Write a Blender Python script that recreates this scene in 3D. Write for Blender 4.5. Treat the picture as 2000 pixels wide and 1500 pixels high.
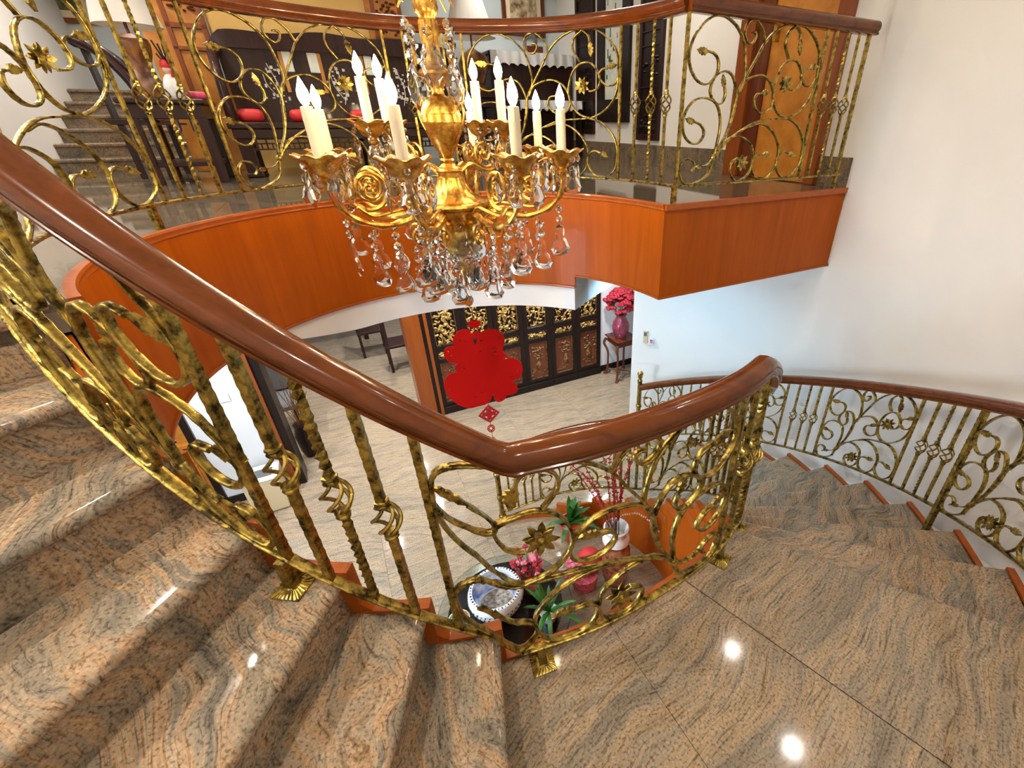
import bpy, bmesh, math, random
from mathutils import Vector, Matrix
random.seed(7)
for o in list(bpy.data.objects): bpy.data.objects.remove(o)
SC = bpy.context.scene
COL = SC.collection
R = math.radians
# ------------------------------------------------------------------ camera
CAMZ = 3.512
cd = bpy.data.cameras.new('camera'); cam = bpy.data.objects.new('camera', cd); COL.objects.link(cam)
cd.sensor_width = 36.0; cd.lens = 36.0*886/2000; cd.shift_x = -163/2000.0; cd.shift_y = 0.0
cd.clip_start = .02; cd.clip_end = 100
cam.location = (0, 0, CAMZ); cam.rotation_euler = (R(90-29.926), 0, 0)
SC.camera = cam
# ------------------------------------------------------------------ world, exposure
wd = bpy.data.worlds.new('world'); SC.world = wd; wd.use_nodes = True
wd.node_tree.nodes['Background'].inputs[0].default_value = (.95, .97, 1, 1)
wd.node_tree.nodes['Background'].inputs[1].default_value = .25
SC.view_settings.view_transform = 'Standard'; SC.view_settings.look = 'None'
SC.view_settings.gamma = 1; SC.view_settings.use_curve_mapping = False
SC.view_settings.exposure = 0.45
cy = SC.cycles; cy.max_bounces = 5; cy.diffuse_bounces = 3; cy.glossy_bounces = 3; cy.transmission_bounces = 5; cy.transparent_max_bounces = 4
cy.caustics_reflective = False; cy.caustics_refractive = False; cy.use_adaptive_sampling = True; cy.adaptive_threshold = .16; cy.adaptive_min_samples = 10; cy.sample_clamp_indirect = 6.0
# ------------------------------------------------------------------ building frame
CX, CY = -.665, 2.17                     # axis of the round stairwell
NX, NY = .8733, .4872                    # wall directions n and d
LZ, GZ, H = 1.892, 3.097, .172           # landing, gallery, riser
TOPZ = 5.45                              # upper ceiling
LOWZ = GZ-.57                            # ceiling under the gallery
def ND(a, b, z=0.0): return Vector((CX+a*NX-b*NY, CY+a*NY+b*NX, z))
ROTN = math.atan2(NY, NX)
def PO(r, deg, z=0.0): return Vector((CX+r*math.cos(R(deg)), CY+r*math.sin(R(deg)), z))
def lerp(a, b, t): return a+(b-a)*t
def table(knots):
    def f(x):
        if x <= knots[0][0]: return knots[0][1]
        for (x0, y0), (x1, y1) in zip(knots, knots[1:]):
            if x <= x1: return y0+(y1-y0)*(x-x0)/(x1-x0)
        return knots[-1][1]
    return f
def smooth(f, w):
    return lambda x: sum(f(x+w*(i/3.0)) for i in range(-3, 4))/7
# ------------------------------------------------------------------ lights of the house (recessed downlights)
def lamp(loc, power, color, size=.12, spread=150):
    l = bpy.data.lights.new('downlight_light', 'AREA'); l.shape = 'DISK'; l.size = size
    l.energy = power; l.color = color; l.spread = R(spread)
    o = bpy.data.objects.new('downlight_light', l); COL.objects.link(o); o.location = loc
    return o
UP_LAMPS = [(1.55, 2.95), (1.88, 2.02), (.9, -.2), (-.9, -.1), (-2.5, .6), (-2.9, 2.2), (-.1, 4.9), (-1.6, 4.6), (-3.4, 4.2), (.7, 5.0), (-1.2, 6.6), (-4.4, 5.2), (-3.2, 7.0), (-5.0, 3.4)]
LOW_LAMPS = [(-2.84, 6.09), (-3.5, 7.1), (-3.3, 5.2), (-3.3, 2.9), (-2.4, 1.7), (-1.7, 4.6), (-.5, 4.9), (.0, 5.8), (-4.6, 4.3)]
UP_POWER = [3, 3.5, 14, 18, 34, 30, 9, 9, 14, 7, 9, 24, 16, 26]
for (x, y), e in zip(UP_LAMPS, UP_POWER): lamp((x, y, TOPZ-.012), e, (1, .93, .83))
for x, y in LOW_LAMPS: lamp((x, y, LOWZ-.012), 21, (.96, .98, 1))
for p_, e_ in ((PO(2.15, 46, LOWZ-.012), 3.2), (PO(1.9, 57, LOWZ-.012), 8)): lamp(p_, e_, (.34, .72, 1))

# added cool fill light, shining from a made-up window built below
fill_light = lamp(PO(2.78, -152, 1.55), 55, (.66, .84, 1), 1.2, 160); fill_light.data.shape = 'RECTANGLE'; fill_light.data.size = .95; fill_light.data.size_y = 1.3
fill_light.rotation_euler = (R(90), 0, R(-152)-math.pi/2+math.pi)

# ------------------------------------------------------------------ materials
def nm(name, color=(.5, .5, .5), rough=.5, metal=0.0, coat=0.0, spec=.5, **kw):
    m = bpy.data.materials.new(name); m.use_nodes = True
    b = m.node_tree.nodes['Principled BSDF']
    b.inputs['Base Color'].default_value = (*color, 1); b.inputs['Roughness'].default_value = rough
    b.inputs['Metallic'].default_value = metal; b.inputs['Coat Weight'].default_value = coat
    b.inputs['Coat Roughness'].default_value = .06
    b.inputs['Specular IOR Level'].default_value = spec
    for k, v in kw.items(): b.inputs[k].default_value = v
    return m
def N(m, t, **kw):
    n = m.node_tree.nodes.new(t)
    for k, v in kw.items():
        if k in n.inputs: n.inputs[k].default_value = v
        else: setattr(n, k, v)
    return n
def LK(m, a, b): m.node_tree.links.new(a, b)
def ramp(m, fac, stops):
    r = N(m, 'ShaderNodeValToRGB'); e = r.color_ramp.elements
    while len(e) < len(stops): e.new(.5)
    for el, (p, c) in zip(e, stops): el.position = p; el.color = (*c, 1)
    LK(m, fac, r.inputs['Fac']); return r.outputs['Color']
def mix(m, fac, a, b, mode='MIX'):
    x = N(m, 'ShaderNodeMix'); x.data_type = 'RGBA'; x.blend_type = mode
    if isinstance(fac, float): x.inputs[0].default_value = fac
    else: LK(m, fac, x.inputs[0])
    for s, v in ((6, a), (7, b)):
        if isinstance(v, tuple): x.inputs[s].default_value = (*v, 1)
        else: LK(m, v, x.inputs[s])
    return x.outputs[2]
def coords(m, scale=(1, 1, 1), rnd=False, rot=(0, 0, 0), spin=6.28):
    tc = N(m, 'ShaderNodeTexCoord'); mp = N(m, 'ShaderNodeMapping')
    mp.inputs['Scale'].default_value = scale; mp.inputs['Rotation'].default_value = rot
    src = tc.outputs['Object']
    if rnd:
        oi = N(m, 'ShaderNodeObjectInfo')
        vr = N(m, 'ShaderNodeVectorRotate'); vr.rotation_type = 'Z_AXIS'
        mu = N(m, 'ShaderNodeMath', operation='MULTIPLY'); mu.inputs[1].default_value = spin
        LK(m, oi.outputs['Random'], mu.inputs[0]); LK(m, mu.outputs[0], vr.inputs['Angle'])
        ad = N(m, 'ShaderNodeVectorMath', operation='ADD'); sc = N(m, 'ShaderNodeVectorMath', operation='SCALE')
        sc.inputs[0].default_value = (13, 7, 0); LK(m, oi.outputs['Random'], sc.inputs['Scale'])
        LK(m, src, vr.inputs['Vector']); LK(m, vr.outputs[0], ad.inputs[0]); LK(m, sc.outputs[0], ad.inputs[1])
        src = ad.outputs[0]
    LK(m, src, mp.inputs['Vector']); return mp.outputs['Vector']
def bump(m, h, strength=.2, dist=.01):
    b = N(m, 'ShaderNodeBump'); b.inputs['Strength'].default_value = strength; b.inputs['Distance'].default_value = dist
    LK(m, h, b.inputs['Height']); LK(m, b.outputs['Normal'], m.node_tree.nodes['Principled BSDF'].inputs['Normal'])
def setc(m, c): LK(m, c, m.node_tree.nodes['Principled BSDF'].inputs['Base Color'])
def granite(name, rnd=True, tint=1.0, warm=1.0, scale=1.0, rough=.09, soft=0.0, warp=.62, rot=0, spin=6.28):
    m = nm(name, rough=rough, spec=.45)
    v = coords(m, (scale*1.0, scale*1.0, scale*1.0), rnd, (0, 0, R(rot)), spin)
    k = soft
    n0 = N(m, 'ShaderNodeTexNoise', Scale=1.3, Detail=3.0, Roughness=.5); LK(m, v, n0.inputs['Vector'])
    off = N(m, 'ShaderNodeVectorMath', operation='SCALE'); LK(m, n0.outputs['Color'], off.inputs[0]); off.inputs['Scale'].default_value = warp
    add = N(m, 'ShaderNodeVectorMath', operation='ADD'); LK(m, v, add.inputs[0]); LK(m, off.outputs[0], add.inputs[1])
    st = N(m, 'ShaderNodeMapping'); st.inputs['Scale'].default_value = (1.0, 9.0, 3.0); LK(m, add.outputs[0], st.inputs['Vector'])
    n1 = N(m, 'ShaderNodeTexNoise', Scale=1.5, Detail=5.0, Roughness=.62); LK(m, st.outputs[0], n1.inputs['Vector'])
    st2 = N(m, 'ShaderNodeMapping'); st2.inputs['Scale'].default_value = (3.4, 52.0, 16.0); LK(m, add.outputs[0], st2.inputs['Vector'])
    n2 = N(m, 'ShaderNodeTexNoise', Scale=2.2, Detail=4.0, Roughness=.7); LK(m, st2.outputs[0], n2.inputs['Vector'])
    t = tint
    c1 = ramp(m, n1.outputs['Fac'], [(.26, (.12*t, .10*t, .078*t)), (.38, (.22*t, .185*t, .14*t)), (.47, (.32*t, .255*t, .18*t)), (.55, (.43*t*warm, .27*t, .15*t)), (.585, (.44*t, .33*t, .22*t)), (.64, (.27*t, .22*t, .165*t)), (.76, (.17*t, .15*t, .12*t))])
    c1 = mix(m, float(k), c1, (.29*t, .225*t, .16*t))
    c2 = ramp(m, n2.outputs['Fac'], [(.30, (.14, .12, .11)), (.40, (.55, .53, .51)), (.48, (1, 1, 1)), (.60, (1.0, 1, 1)), (.66, (1.4, 1.28, 1.15)), (.78, (.7, .66, .62))])
    c = mix(m, .8-.35*k, c1, c2, 'MULTIPLY')
    n3 = N(m, 'ShaderNodeTexNoise', Scale=120.0, Detail=2.0); LK(m, v, n3.inputs['Vector'])
    c3 = ramp(m, n3.outputs['Fac'], [(.34, (.3, .28, .26)), (.45, (.95, .95, .95)), (.58, (1.05, 1.05, 1.05)), (.68, (1.45, 1.4, 1.35))])
    c = mix(m, .7, c, c3, 'MULTIPLY'); setc(m, c); return m
def wood(name, dark, light, rough=.3, coat=.3, scale=1.0, vert=True, spec=.4):
    m = nm(name, rough=rough, coat=coat, spec=spec)
    v = coords(m, (14*scale, 14*scale, 1.0*scale) if vert else (2*scale, 14*scale, 14*scale))
    a = N(m, 'ShaderNodeTexNoise', Scale=1.6, Detail=6.0, Roughness=.6, Distortion=.6); LK(m, v, a.inputs['Vector'])
    setc(m, ramp(m, a.outputs['Fac'], [(.25, dark), (.72, light)])); return m
def gold(name, hi, lo, scale=24.0, rough=.34, a=.42, b=.58, metal=.85):
    m = nm(name, rough=rough, metal=metal)
    v = coords(m); t = N(m, 'ShaderNodeTexNoise', Scale=scale, Detail=4.0, Roughness=.7); LK(m, v, t.inputs['Vector'])
    setc(m, ramp(m, t.outputs['Fac'], [(a, lo), (b, hi)])); bump(m, t.outputs['Fac'], .35, .004); return m
def noisy(name, c0, c1, scale, rough=.5, **kw):
    m = nm(name, rough=rough, **kw); t = N(m, 'ShaderNodeTexNoise', Scale=scale, Detail=4.0); LK(m, coords(m), t.inputs['Vector'])
    setc(m, ramp(m, t.outputs['Fac'], [(.35, c0), (.65, c1)])); return m
def emit(name, color, strength):
    m = nm(name, color); b = m.node_tree.nodes['Principled BSDF']
    b.inputs['Emission Color'].default_value = (*color, 1); b.inputs['Emission Strength'].default_value = strength; return m
M = {}
M['granite'] = granite('granite_tread', tint=.93, warp=.85); M['granite_landing'] = granite('granite_landing', False, .95, .92, 1.0, soft=.3, warp=.34, rot=-45)
M['granite_floor'] = granite('granite_floor', True, 1.05, .9, 1.0, .07, .5, .3, spin=.35)
M['granite_gallery'] = granite('granite_gallery', True, .5, .8, .8, .04, .35, .4, spin=.6)
M['granite_base'] = granite('granite_skirting', False, .62, .95, 1.2, .15)
M['plaster'] = noisy('white_plaster', (.80, .78, .75), (.84, .82, .79), 1.5, .6)
M['plaster_cool'] = noisy('cool_white_plaster', (.78, .80, .82), (.82, .84, .86), 1.5, .6)
M['bluewall'] = noisy('pale_blue_plaster', (.55, .64, .68), (.6, .68, .72), 1.5, .6)
M['ochre'] = noisy('ochre_wall', (.72, .45, .13), (.80, .52, .17), 2.0, .55)
M['fascia'] = wood('orange_veneer', (.33, .063, .0025), (.45, .098, .004), .45, .03, .7, True, .12)
M['trimwood'] = wood('orange_trim', (.33, .07, .006), (.44, .10, .010), .35, .1, 1.0, False, .3)
M['rail'] = wood('glossy_rail_wood', (.075, .015, .0015), (.16, .038, .004), .2, .4, .9, False, .25)
M['darkwood'] = wood('dark_rosewood', (.014, .006, .006), (.042, .017, .014), .35, .12, 1.2, True, .2)
M['blackwood'] = wood('black_lacquer_wood', (.008, .005, .004), (.020, .010, .008), .35, .1, 1.2, True, .2)
M['redwood'] = wood('red_brown_wood', (.08, .016, .006), (.17, .04, .015), .28, .5, 1.4)
M['doorwood'] = noisy('burl_door_wood', (.42, .15, .015), (.58, .235, .03), 9.0, .35, coat=.15)
M['jambwood'] = wood('jamb_wood', (.19, .04, .006), (.28, .07, .010), .35, .2)
M['iron'] = gold('antique_gold_iron', (.52, .37, .080), (.045, .031, .011), 34.0, .29, .36, .62, metal=.9)
M['brass'] = gold('brass', (.68, .47, .13), (.36, .22, .05), 18.0, .28, metal=.95)
M['gilt'] = gold('gilt_chandelier', (.80, .48, .10), (.42, .20, .03), 34.0, .3, .4, .6, metal=.95)
M['carvegold'] = gold('carved_gold_leaf', (.85, .55, .18), (.20, .11, .03), 26.0, .4, .38, .56)
M['carvedim'] = gold('dull_carved_gold', (.34, .20, .07), (.08, .03, .012), 30.0, .5, .42, .56, metal=.4)
M['glass'] = nm('crystal', (1, 1, 1), .02, **{'Transmission Weight': 1.0, 'IOR': 1.5})
M['tableglass'] = nm('table_glass', (.75, .85, .82), .02, **{'Transmission Weight': 1.0, 'IOR': 1.45})
M['bulb'] = emit('lit_candle_bulb', (1, .76, .46), 190.0)
M['candle'] = nm('cream_candle_sleeve', (.86, .74, .52), .45)
M['red'] = nm('red_felt', (.50, .006, .004), .85, spec=.1)
M['darkred'] = nm('dark_red_felt', (.40, .006, .01), .7)
M['shade'] = nm('lampshade_fabric', (.86, .84, .80), .8)
M['fillpane'] = emit('fill_glow_glass', (.72, .86, 1), 4.0)  # glowing pane of the added fill window
M['white'] = nm('white_plastic', (.82, .82, .80), .35)
M['grey'] = nm('grey_plastic', (.12, .12, .12), .4)
M['pink'] = nm('pink_satin', (.72, .06, .16), .45)
M['cushion'] = nm('red_cushion', (.66, .03, .03), .5)
M['leaf'] = noisy('green_leaf', (.012, .075, .008), (.045, .17, .018), 12, .4)
M['porcelain'] = nm('white_porcelain', (.82, .84, .84), .12, coat=.6)
M['blueprint'] = noisy('blue_white_porcelain', (.06, .12, .40), (.75, .80, .86), 16, .12, coat=.6)
M['ink'] = nm('ink_glaze', (.03, .04, .06), .2)
M['redflower'] = noisy('red_blossom', (.20, .003, .012), (.42, .012, .03), 30, .6)
M['pinkflower'] = noisy('pink_blossom', (.55, .06, .14), (.80, .25, .32), 30, .6)
M['pinkvase'] = noisy('pink_glaze', (.22, .02, .06), (.42, .09, .14), 7, .12, coat=.6)
M['bronze'] = noisy('bronze_rock', (.08, .025, .008), (.30, .12, .03), 12, .4)
M['lace'] = nm('white_lace', (.80, .82, .84), .8)
M['mother'] = noisy('mother_of_pearl', (.55, .5, .45), (.8, .8, .75), 20, .2)
M['beige'] = nm('beige_plastic', (.62, .50, .30), .4)
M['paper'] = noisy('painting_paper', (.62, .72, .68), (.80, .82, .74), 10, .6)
M['picture'] = noisy('brown_picture', (.16, .09, .03), (.75, .62, .42), 14, .5)
M['darkpicture'] = noisy('dark_picture', (.02, .03, .015), (.22, .26, .12), 10, .5)
M['tile'] = nm('white_wall_tile', (.74, .72, .66), .2)
M['skin'] = nm('ivory', (.80, .60, .48), .4)
M['stringr'] = nm('black_cord', (.01, .01, .01), .6)
M['grout'] = nm('grout', (.22, .18, .14), .8)
M['pebble'] = noisy('pebbles', (.14, .10, .06), (.62, .58, .5), 40, .5)
M['patterned'] = noisy('patterned_brown_glaze', (.20, .035, .012), (.46, .20, .10), 22, .2, coat=.5)
M['terracotta'] = nm('red_pot', (.45, .07, .03), .4)

# ------------------------------------------------------------------ mesh helpers
class MB:
    def __init__(s): s.v = []; s.f = []
    def add(s, vs, fs):
        k = len(s.v); s.v += [tuple(v) for v in vs]; s.f += [tuple(i+k for i in f) for f in fs]; return s
    def box(s, c, size, rot=0.0, bev=0.0):
        hx, hy, hz = size[0]/2, size[1]/2, size[2]/2; cr, sr = math.cos(rot), math.sin(rot)
        if bev:
            b = bev; xs = []
            for sz, ins in ((-hz, b), (-hz+b, 0), (hz-b, 0), (hz, b)):
                xs += [(x, y, sz) for x, y in ((-hx+ins, -hy+ins), (hx-ins, -hy+ins), (hx-ins, hy-ins), (-hx+ins, hy-ins))]
            fs = [(3, 2, 1, 0), (12, 13, 14, 15)] + [(4*i+j, 4*i+(j+1) % 4, 4*i+4+(j+1) % 4, 4*i+4+j) for i in range(3) for j in range(4)]
        else:
            xs = [(x, y, z) for z in (-hz, hz) for x, y in ((-hx, -hy), (hx, -hy), (hx, hy), (-hx, hy))]
            fs = [(3, 2, 1, 0), (4, 5, 6, 7), (0, 1, 5, 4), (1, 2, 6, 5), (2, 3, 7, 6), (3, 0, 4, 7)]
        return s.add([(c[0]+x*cr-y*sr, c[1]+x*sr+y*cr, c[2]+z) for x, y, z in xs], fs)
    def nbox(s, a0, a1, b0, b1, z0, z1, bev=0.0):   # box in the building frame
        c = ND((a0+a1)/2, (b0+b1)/2, (z0+z1)/2); return s.box(c, (abs(a1-a0), abs(b1-b0), abs(z1-z0)), ROTN, bev)
    def loft(s, rings, closed=True, cap=True):
        n = len(rings[0]); k = len(s.v); vs = [p for r in rings for p in r]; fs = []
        for i in range(len(rings)-1):
            for j in range(n if closed else n-1):
                j2 = (j+1) % n; fs.append((i*n+j, i*n+j2, (i+1)*n+j2, (i+1)*n+j))
        if cap and closed: fs += [tuple(range(n-1, -1, -1)), tuple((len(rings)-1)*n+j for j in range(n))]
        return s.add(vs, fs)
    def lathe(s, prof, c=(0, 0, 0), seg=20, fn=None, cap=True):
        rings = []
        for r, z in prof:
            ring = []
            for j in range(seg):
                a = 2*math.pi*j/seg; rr = r*(fn(a, z) if fn else 1); ring.append((c[0]+rr*math.cos(a), c[1]+rr*math.sin(a), c[2]+z))
            rings.append(ring)
        return s.loft(rings, True, cap)
    def tube(s, pts, r, seg=8, flat=1.0):
        pts = [Vector(p) for p in pts]; rings = []; up = None
        for i, p in enumerate(pts):
            t = (pts[min(i+1, len(pts)-1)]-pts[max(i-1, 0)])
            t = t.normalized() if t.length > 1e-9 else Vector((0, 0, 1))
            if up is None:
                up = t.orthogonal().normalized() if abs(t.z) > .9 else Vector((0, 0, 1))
            x = t.cross(up)
            if x.length < 1e-5: x = t.orthogonal()
            x.normalize(); y = x.cross(t).normalized(); up = y
            rr = r(i/(len(pts)-1.0)) if callable(r) else r
            rings.append([p+x*(rr*math.cos(2*math.pi*j/seg))+y*(rr*flat*math.sin(2*math.pi*j/seg)) for j in range(seg)])
        return s.loft(rings)
    def sphere(s, c, r, seg=12, rings=8, sc=(1, 1, 1)):
        rs = []
        for i in range(rings+1):
            th = math.pi*i/rings; rs.append([(c[0]+sc[0]*r*max(math.sin(th), .001)*math.cos(2*math.pi*j/seg), c[1]+sc[1]*r*max(math.sin(th), .001)*math.sin(2*math.pi*j/seg), c[2]-sc[2]*r*math.cos(th)) for j in range(seg)])
        return s.loft(rs)
    def mesh(s, name, mat, smooth=True):
        me = bpy.data.meshes.new(name); me.from_pydata(s.v, [], s.f); me.update()
        if smooth:
            me.shade_smooth()
            try: me.set_sharp_from_angle(angle=R(smooth if smooth is not True else 38))
            except Exception: pass
        mats = mat if isinstance(mat, (list, tuple)) else [mat]
        for q in mats: me.materials.append(M[q] if isinstance(q, str) else q)
        return me
    def build(s, name, mat, parent=None, smooth=True, origin=None):
        me = s.mesh(name, mat, smooth); o = bpy.data.objects.new(name, me); COL.objects.link(o)
        bm = bmesh.new(); bm.from_mesh(me); bmesh.ops.recalc_face_normals(bm, faces=bm.faces); bm.to_mesh(me); bm.free()
        if origin is not None:
            me.transform(Matrix.Translation(-Vector(origin))); o.location = Vector(origin)
        if parent: par(o, parent)
        return o
def par(o, p):
    o.parent = p; bpy_m = p_matrix(p); o.matrix_parent_inverse = bpy_m.inverted()
def p_matrix(p):
    m = p.matrix_basis.copy()
    return (p_matrix(p.parent) @ p.matrix_parent_inverse @ m) if p.parent else m
def tag(o, label, cat, group=None):
    o['label'] = label; o['category'] = cat
    if group: o['group'] = group
    return o
def thing(name, label, cat, loc, rotz=0.0, group=None):
    o = bpy.data.objects.new(name, None); o.empty_display_size = .1; COL.objects.link(o); o.location = loc; o.rotation_euler = (0, 0, rotz)
    return tag(o, label, cat, group)
def struct(o, label=None, cat=None):
    o['kind'] = 'structure'
    if label: o['label'] = label
    if cat: o['category'] = cat
    return o
def inst(me, name, mtx, parent=None):
    o = bpy.data.objects.new(name, me); COL.objects.link(o); o.matrix_basis = mtx
    if parent: par(o, parent)
    return o
def spline(pts, step):
    P = [Vector(p) for p in pts]
    if len(P) == 2: return [P[0].lerp(P[1], i/8.0) for i in range(9)]
    P = [2*P[0]-P[1]]+P+[2*P[-1]-P[-2]]; out = []
    for i in range(1, len(P)-2):
        p0, p1, p2, p3 = P[i-1:i+3]; k = max(2, int((p2-p1).length/step))
        for j in range(k):
            t = j/k; out.append(.5*((2*p1)+(p2-p0)*t+(2*p0-5*p1+4*p2-p3)*t*t+(3*p1-p0-3*p2+p3)*t**3))
    out.append(P[-2]); return out
def prism(poly, z0, z1, bevel=0.0):
    """flat outline (x,y) list -> closed slab"""
    n = len(poly); mb = MB(); mb.loft([[(x, y, z0) for x, y in poly], [(x, y, z1) for x, y in poly]]); return mb

# ================================================================== SETTING
def wallbox(name, a0, a1, b0, b1, z0, z1, mat, label, cat='wall'):
    return struct(MB().nbox(a0, a1, b0, b1, z0, z1).build(name, mat, None, False), label, cat)
def arcwall(name, r0, r1, f0, f1, z0, z1, mat, parent=None, n=None):
    n = n or max(4, int(abs(f1-f0)/3)); rings = []
    for i in range(n+1):
        f = lerp(f0, f1, i/n); A = r0(f) if callable(r0) else r0; B = r1(f) if callable(r1) else r1
        a = z0(f) if callable(z0) else z0; b = z1(f) if callable(z1) else z1
        rings.append([PO(A, f, a), PO(B, f, a), PO(B, f, b), PO(A, f, b)])
    return MB().loft(rings).build(name, mat, parent, 30)
def sweep_arc(name, r, f0, f1, z, prof, mat, parent=None, n=60):
    """profile (radial offset, height) swept round the well axis"""
    rings = []
    for i in range(n+1):
        f = lerp(f0, f1, i/n); rings.append([PO(r+o, f, z+q) for o, q in prof])
    return MB().loft(rings).build(name, mat, parent, 30)
# ground floor: slabs of granite
fl = struct(MB().nbox(-6.2, 4.2, -3.2, 8.6, -.12, -.021).build('floor_ground', 'grout', None, False), 'polished granite ground floor under the stairwell', 'floor')
ts = .9
tme = MB().box((0, 0, -.0105), (ts-.002, ts-.002, .021)).mesh('floor_tile', 'granite_floor', False)
for i in range(12):
    for j in range(13):
        a, b = -6.2+ts*(i+.5), -3.2+ts*(j+.5)
        if a > 4.2 or (a > 3.1 and b < 2.5): continue
        inst(tme, 'tile', Matrix.Translation(ND(a, b, 0)) @ Matrix.Rotation(ROTN+random.choice((0, 1))*math.pi, 4, 'Z'), fl)
# gallery floor: granite slabs cut to the round opening
def gallery_fan():
    pts = []
    cor = PO(1.245, 30.2)
    for t in (1, .66, .33): 
        p = ND(2.88, .02).lerp(cor, 1-t); pts.append((p, 119.2))
    for i in range(82):
        f = 30.2+(233-30.2)*i/81.0; pts.append((PO(1.245, f), lerp(119.2, 233, i/81.0)))
    out = []
    for p, ang in pts: out.append((p, p+Vector((math.cos(R(ang)), math.sin(R(ang)), 0))*8.5))
    return out
FAN = gallery_fan()
gf = struct(MB().loft([[p+Vector((0, 0, GZ-.08)), q+Vector((0, 0, GZ-.08)), q+Vector((0, 0, GZ-.021)), p+Vector((0, 0, GZ-.021))] for p, q in FAN]).build('floor_gallery', 'grout', None, False), 'dark polished stone floor of the upper gallery', 'floor')
bm = bmesh.new(); 
va = [bm.verts.new(p+Vector((0, 0, GZ))) for p, q in FAN]; vb = [bm.verts.new(q+Vector((0, 0, GZ))) for p, q in FAN]
for i in range(len(FAN)-1): bm.faces.new((va[i], vb[i], vb[i+1], va[i+1]))
gs = 1.0
for k in range(-7, 5):
    bmesh.ops.bisect_plane(bm, geom=bm.verts[:]+bm.edges[:]+bm.faces[:], plane_co=ND(k*gs, 0), plane_no=Vector((NX, NY, 0)))
for k in range(-3, 9):
    bmesh.ops.bisect_plane(bm, geom=bm.verts[:]+bm.edges[:]+bm.faces[:], plane_co=ND(0, k*gs), plane_no=Vector((-NY, NX, 0)))
cells = {}
for f in bm.faces:
    c = f.calc_center_median()-Vector((CX, CY, 0)); a, b = c.x*NX+c.y*NY, -c.x*NY+c.y*NX
    if -6.2 < a < 2.95 and -3.2 < b < 8.4: cells.setdefault((math.floor(a/gs), math.floor(b/gs)), []).append(f)
for key, fs in cells.items():
    mb = MB(); cen = sum((f.calc_center_median() for f in fs), Vector())/len(fs)
    for f in fs:
        vs = [cen+(v.co-cen)*.9985 for v in f.verts]; n = len(vs)
        mb.add([v for v in vs]+[v-Vector((0, 0, .02)) for v in vs], [tuple(range(n)), tuple(range(2*n-1, n-1, -1))]+[(i, n+i, n+(i+1) % n, (i+1) % n) for i in range(n)])
    mb.build('tile', 'granite_gallery', gf, False, origin=cen)
bm.free()
# ceilings
struct(MB().nbox(-6.2, 4.2, -3.2, 8.6, TOPZ, TOPZ+.1).build('ceiling_upper', 'plaster', None, False), 'white ceiling over the stairwell and gallery', 'ceiling')
struct(MB().loft([[p+Vector((0, 0, LOWZ)), q+Vector((0, 0, LOWZ)), q+Vector((0, 0, LOWZ+.05)), p+Vector((0, 0, LOWZ+.05))] for p, q in FAN]).build('ceiling_lower', 'plaster_cool', None, False), 'white ceiling of the ground floor under the gallery', 'ceiling')
# outer shell
wallbox('wall_west', -6.3, -6.2, -3.2, 8.6, 0, TOPZ, 'plaster', 'plain white wall at the far left')
wallbox('wall_south', -6.3, 4.3, -3.3, -3.2, 0, TOPZ, 'plaster', 'plain white wall behind the camera')
wallbox('wall_north', -6.3, 4.3, 8.5, 8.6, 0, TOPZ, 'plaster', 'plain white wall at the far back')
# the big curved wall beside the stair, and the straight gallery wall that runs on from it
struct(arcwall('wall_curved', 2.87, 2.97, 29.2, -170, 0, TOPZ, 'plaster', None, 66), 'tall curved cream white wall beside the lower stair flight', 'wall')
struct(arcwall('wall_curved_low', 2.87, 2.97, 29.2, 67.6, 0, LOWZ, 'plaster', None, 16), 'cool white wall end under the gallery behind the newel post', 'wall')
gw = wallbox('wall_gallery', 2.88, 2.98, 0, 4.95, GZ-.5, TOPZ, 'plaster', 'white gallery wall with carved panels and door')
wallbox('wall_back', -.2, 2.98, 4.86, 4.96, GZ, TOPZ, 'bluewall', 'pale wall behind the piano')
wallbox('wall_partition', -1.02, .34, 4.02, 4.1, GZ, TOPZ, 'ochre', 'ochre wall behind the carved rosewood sofa')
wallbox('wall_stairs_side', -4.6, -2.6, 3.5, 6.6, GZ, TOPZ, 'plaster', 'white wall left of the far granite stairs')
wallbox('wall_stairs_back', -5.0, .0, 6.6, 6.7, GZ, TOPZ, 'bluewall', 'pale blue wall above the far granite stairs')
b1 = MB(); b1.nbox(2.86, 2.879, 1.28, 4.85, GZ, GZ+.2); b1.nbox(2.86, 2.879, .03, .28, GZ, GZ+.2)
struct(b1.build('baseboard_gallery', 'granite_base', None, False), 'tall brown stone skirting below the carved panels', 'skirting')
struct(MB().nbox(-4.6, -2.6, 3.48, 3.499, GZ, GZ+.17).build('baseboard_left', 'granite_base', None, False), 'brown stone skirting below the far left white wall', 'skirting')
# made-up ground floor window, added only to carry the cool fill light
w1 = struct(thing('fill_window', 'made-up glowing window low in the curved wall, added as cool fill', 'fill light', PO(2.86, -152, .9)))
MB().box(PO(2.862, -152, 1.55), (.012, .95, 1.3), R(-152)).build('pane', 'fillpane', w1, False)
for oy in (-.5, 0, .5): MB().box(PO(2.845, -152, 1.55)+Vector((-math.sin(R(-152)), math.cos(R(-152)), 0))*oy, (.04, .05, 1.4), R(-152)).build('fill_window_frame', 'white', w1, False)
for oz in (.88, 2.22): MB().box(PO(2.845, -152, oz), (.05, 1.05, .06), R(-152)).build('fill_window_frame', 'white', w1, False)
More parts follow.
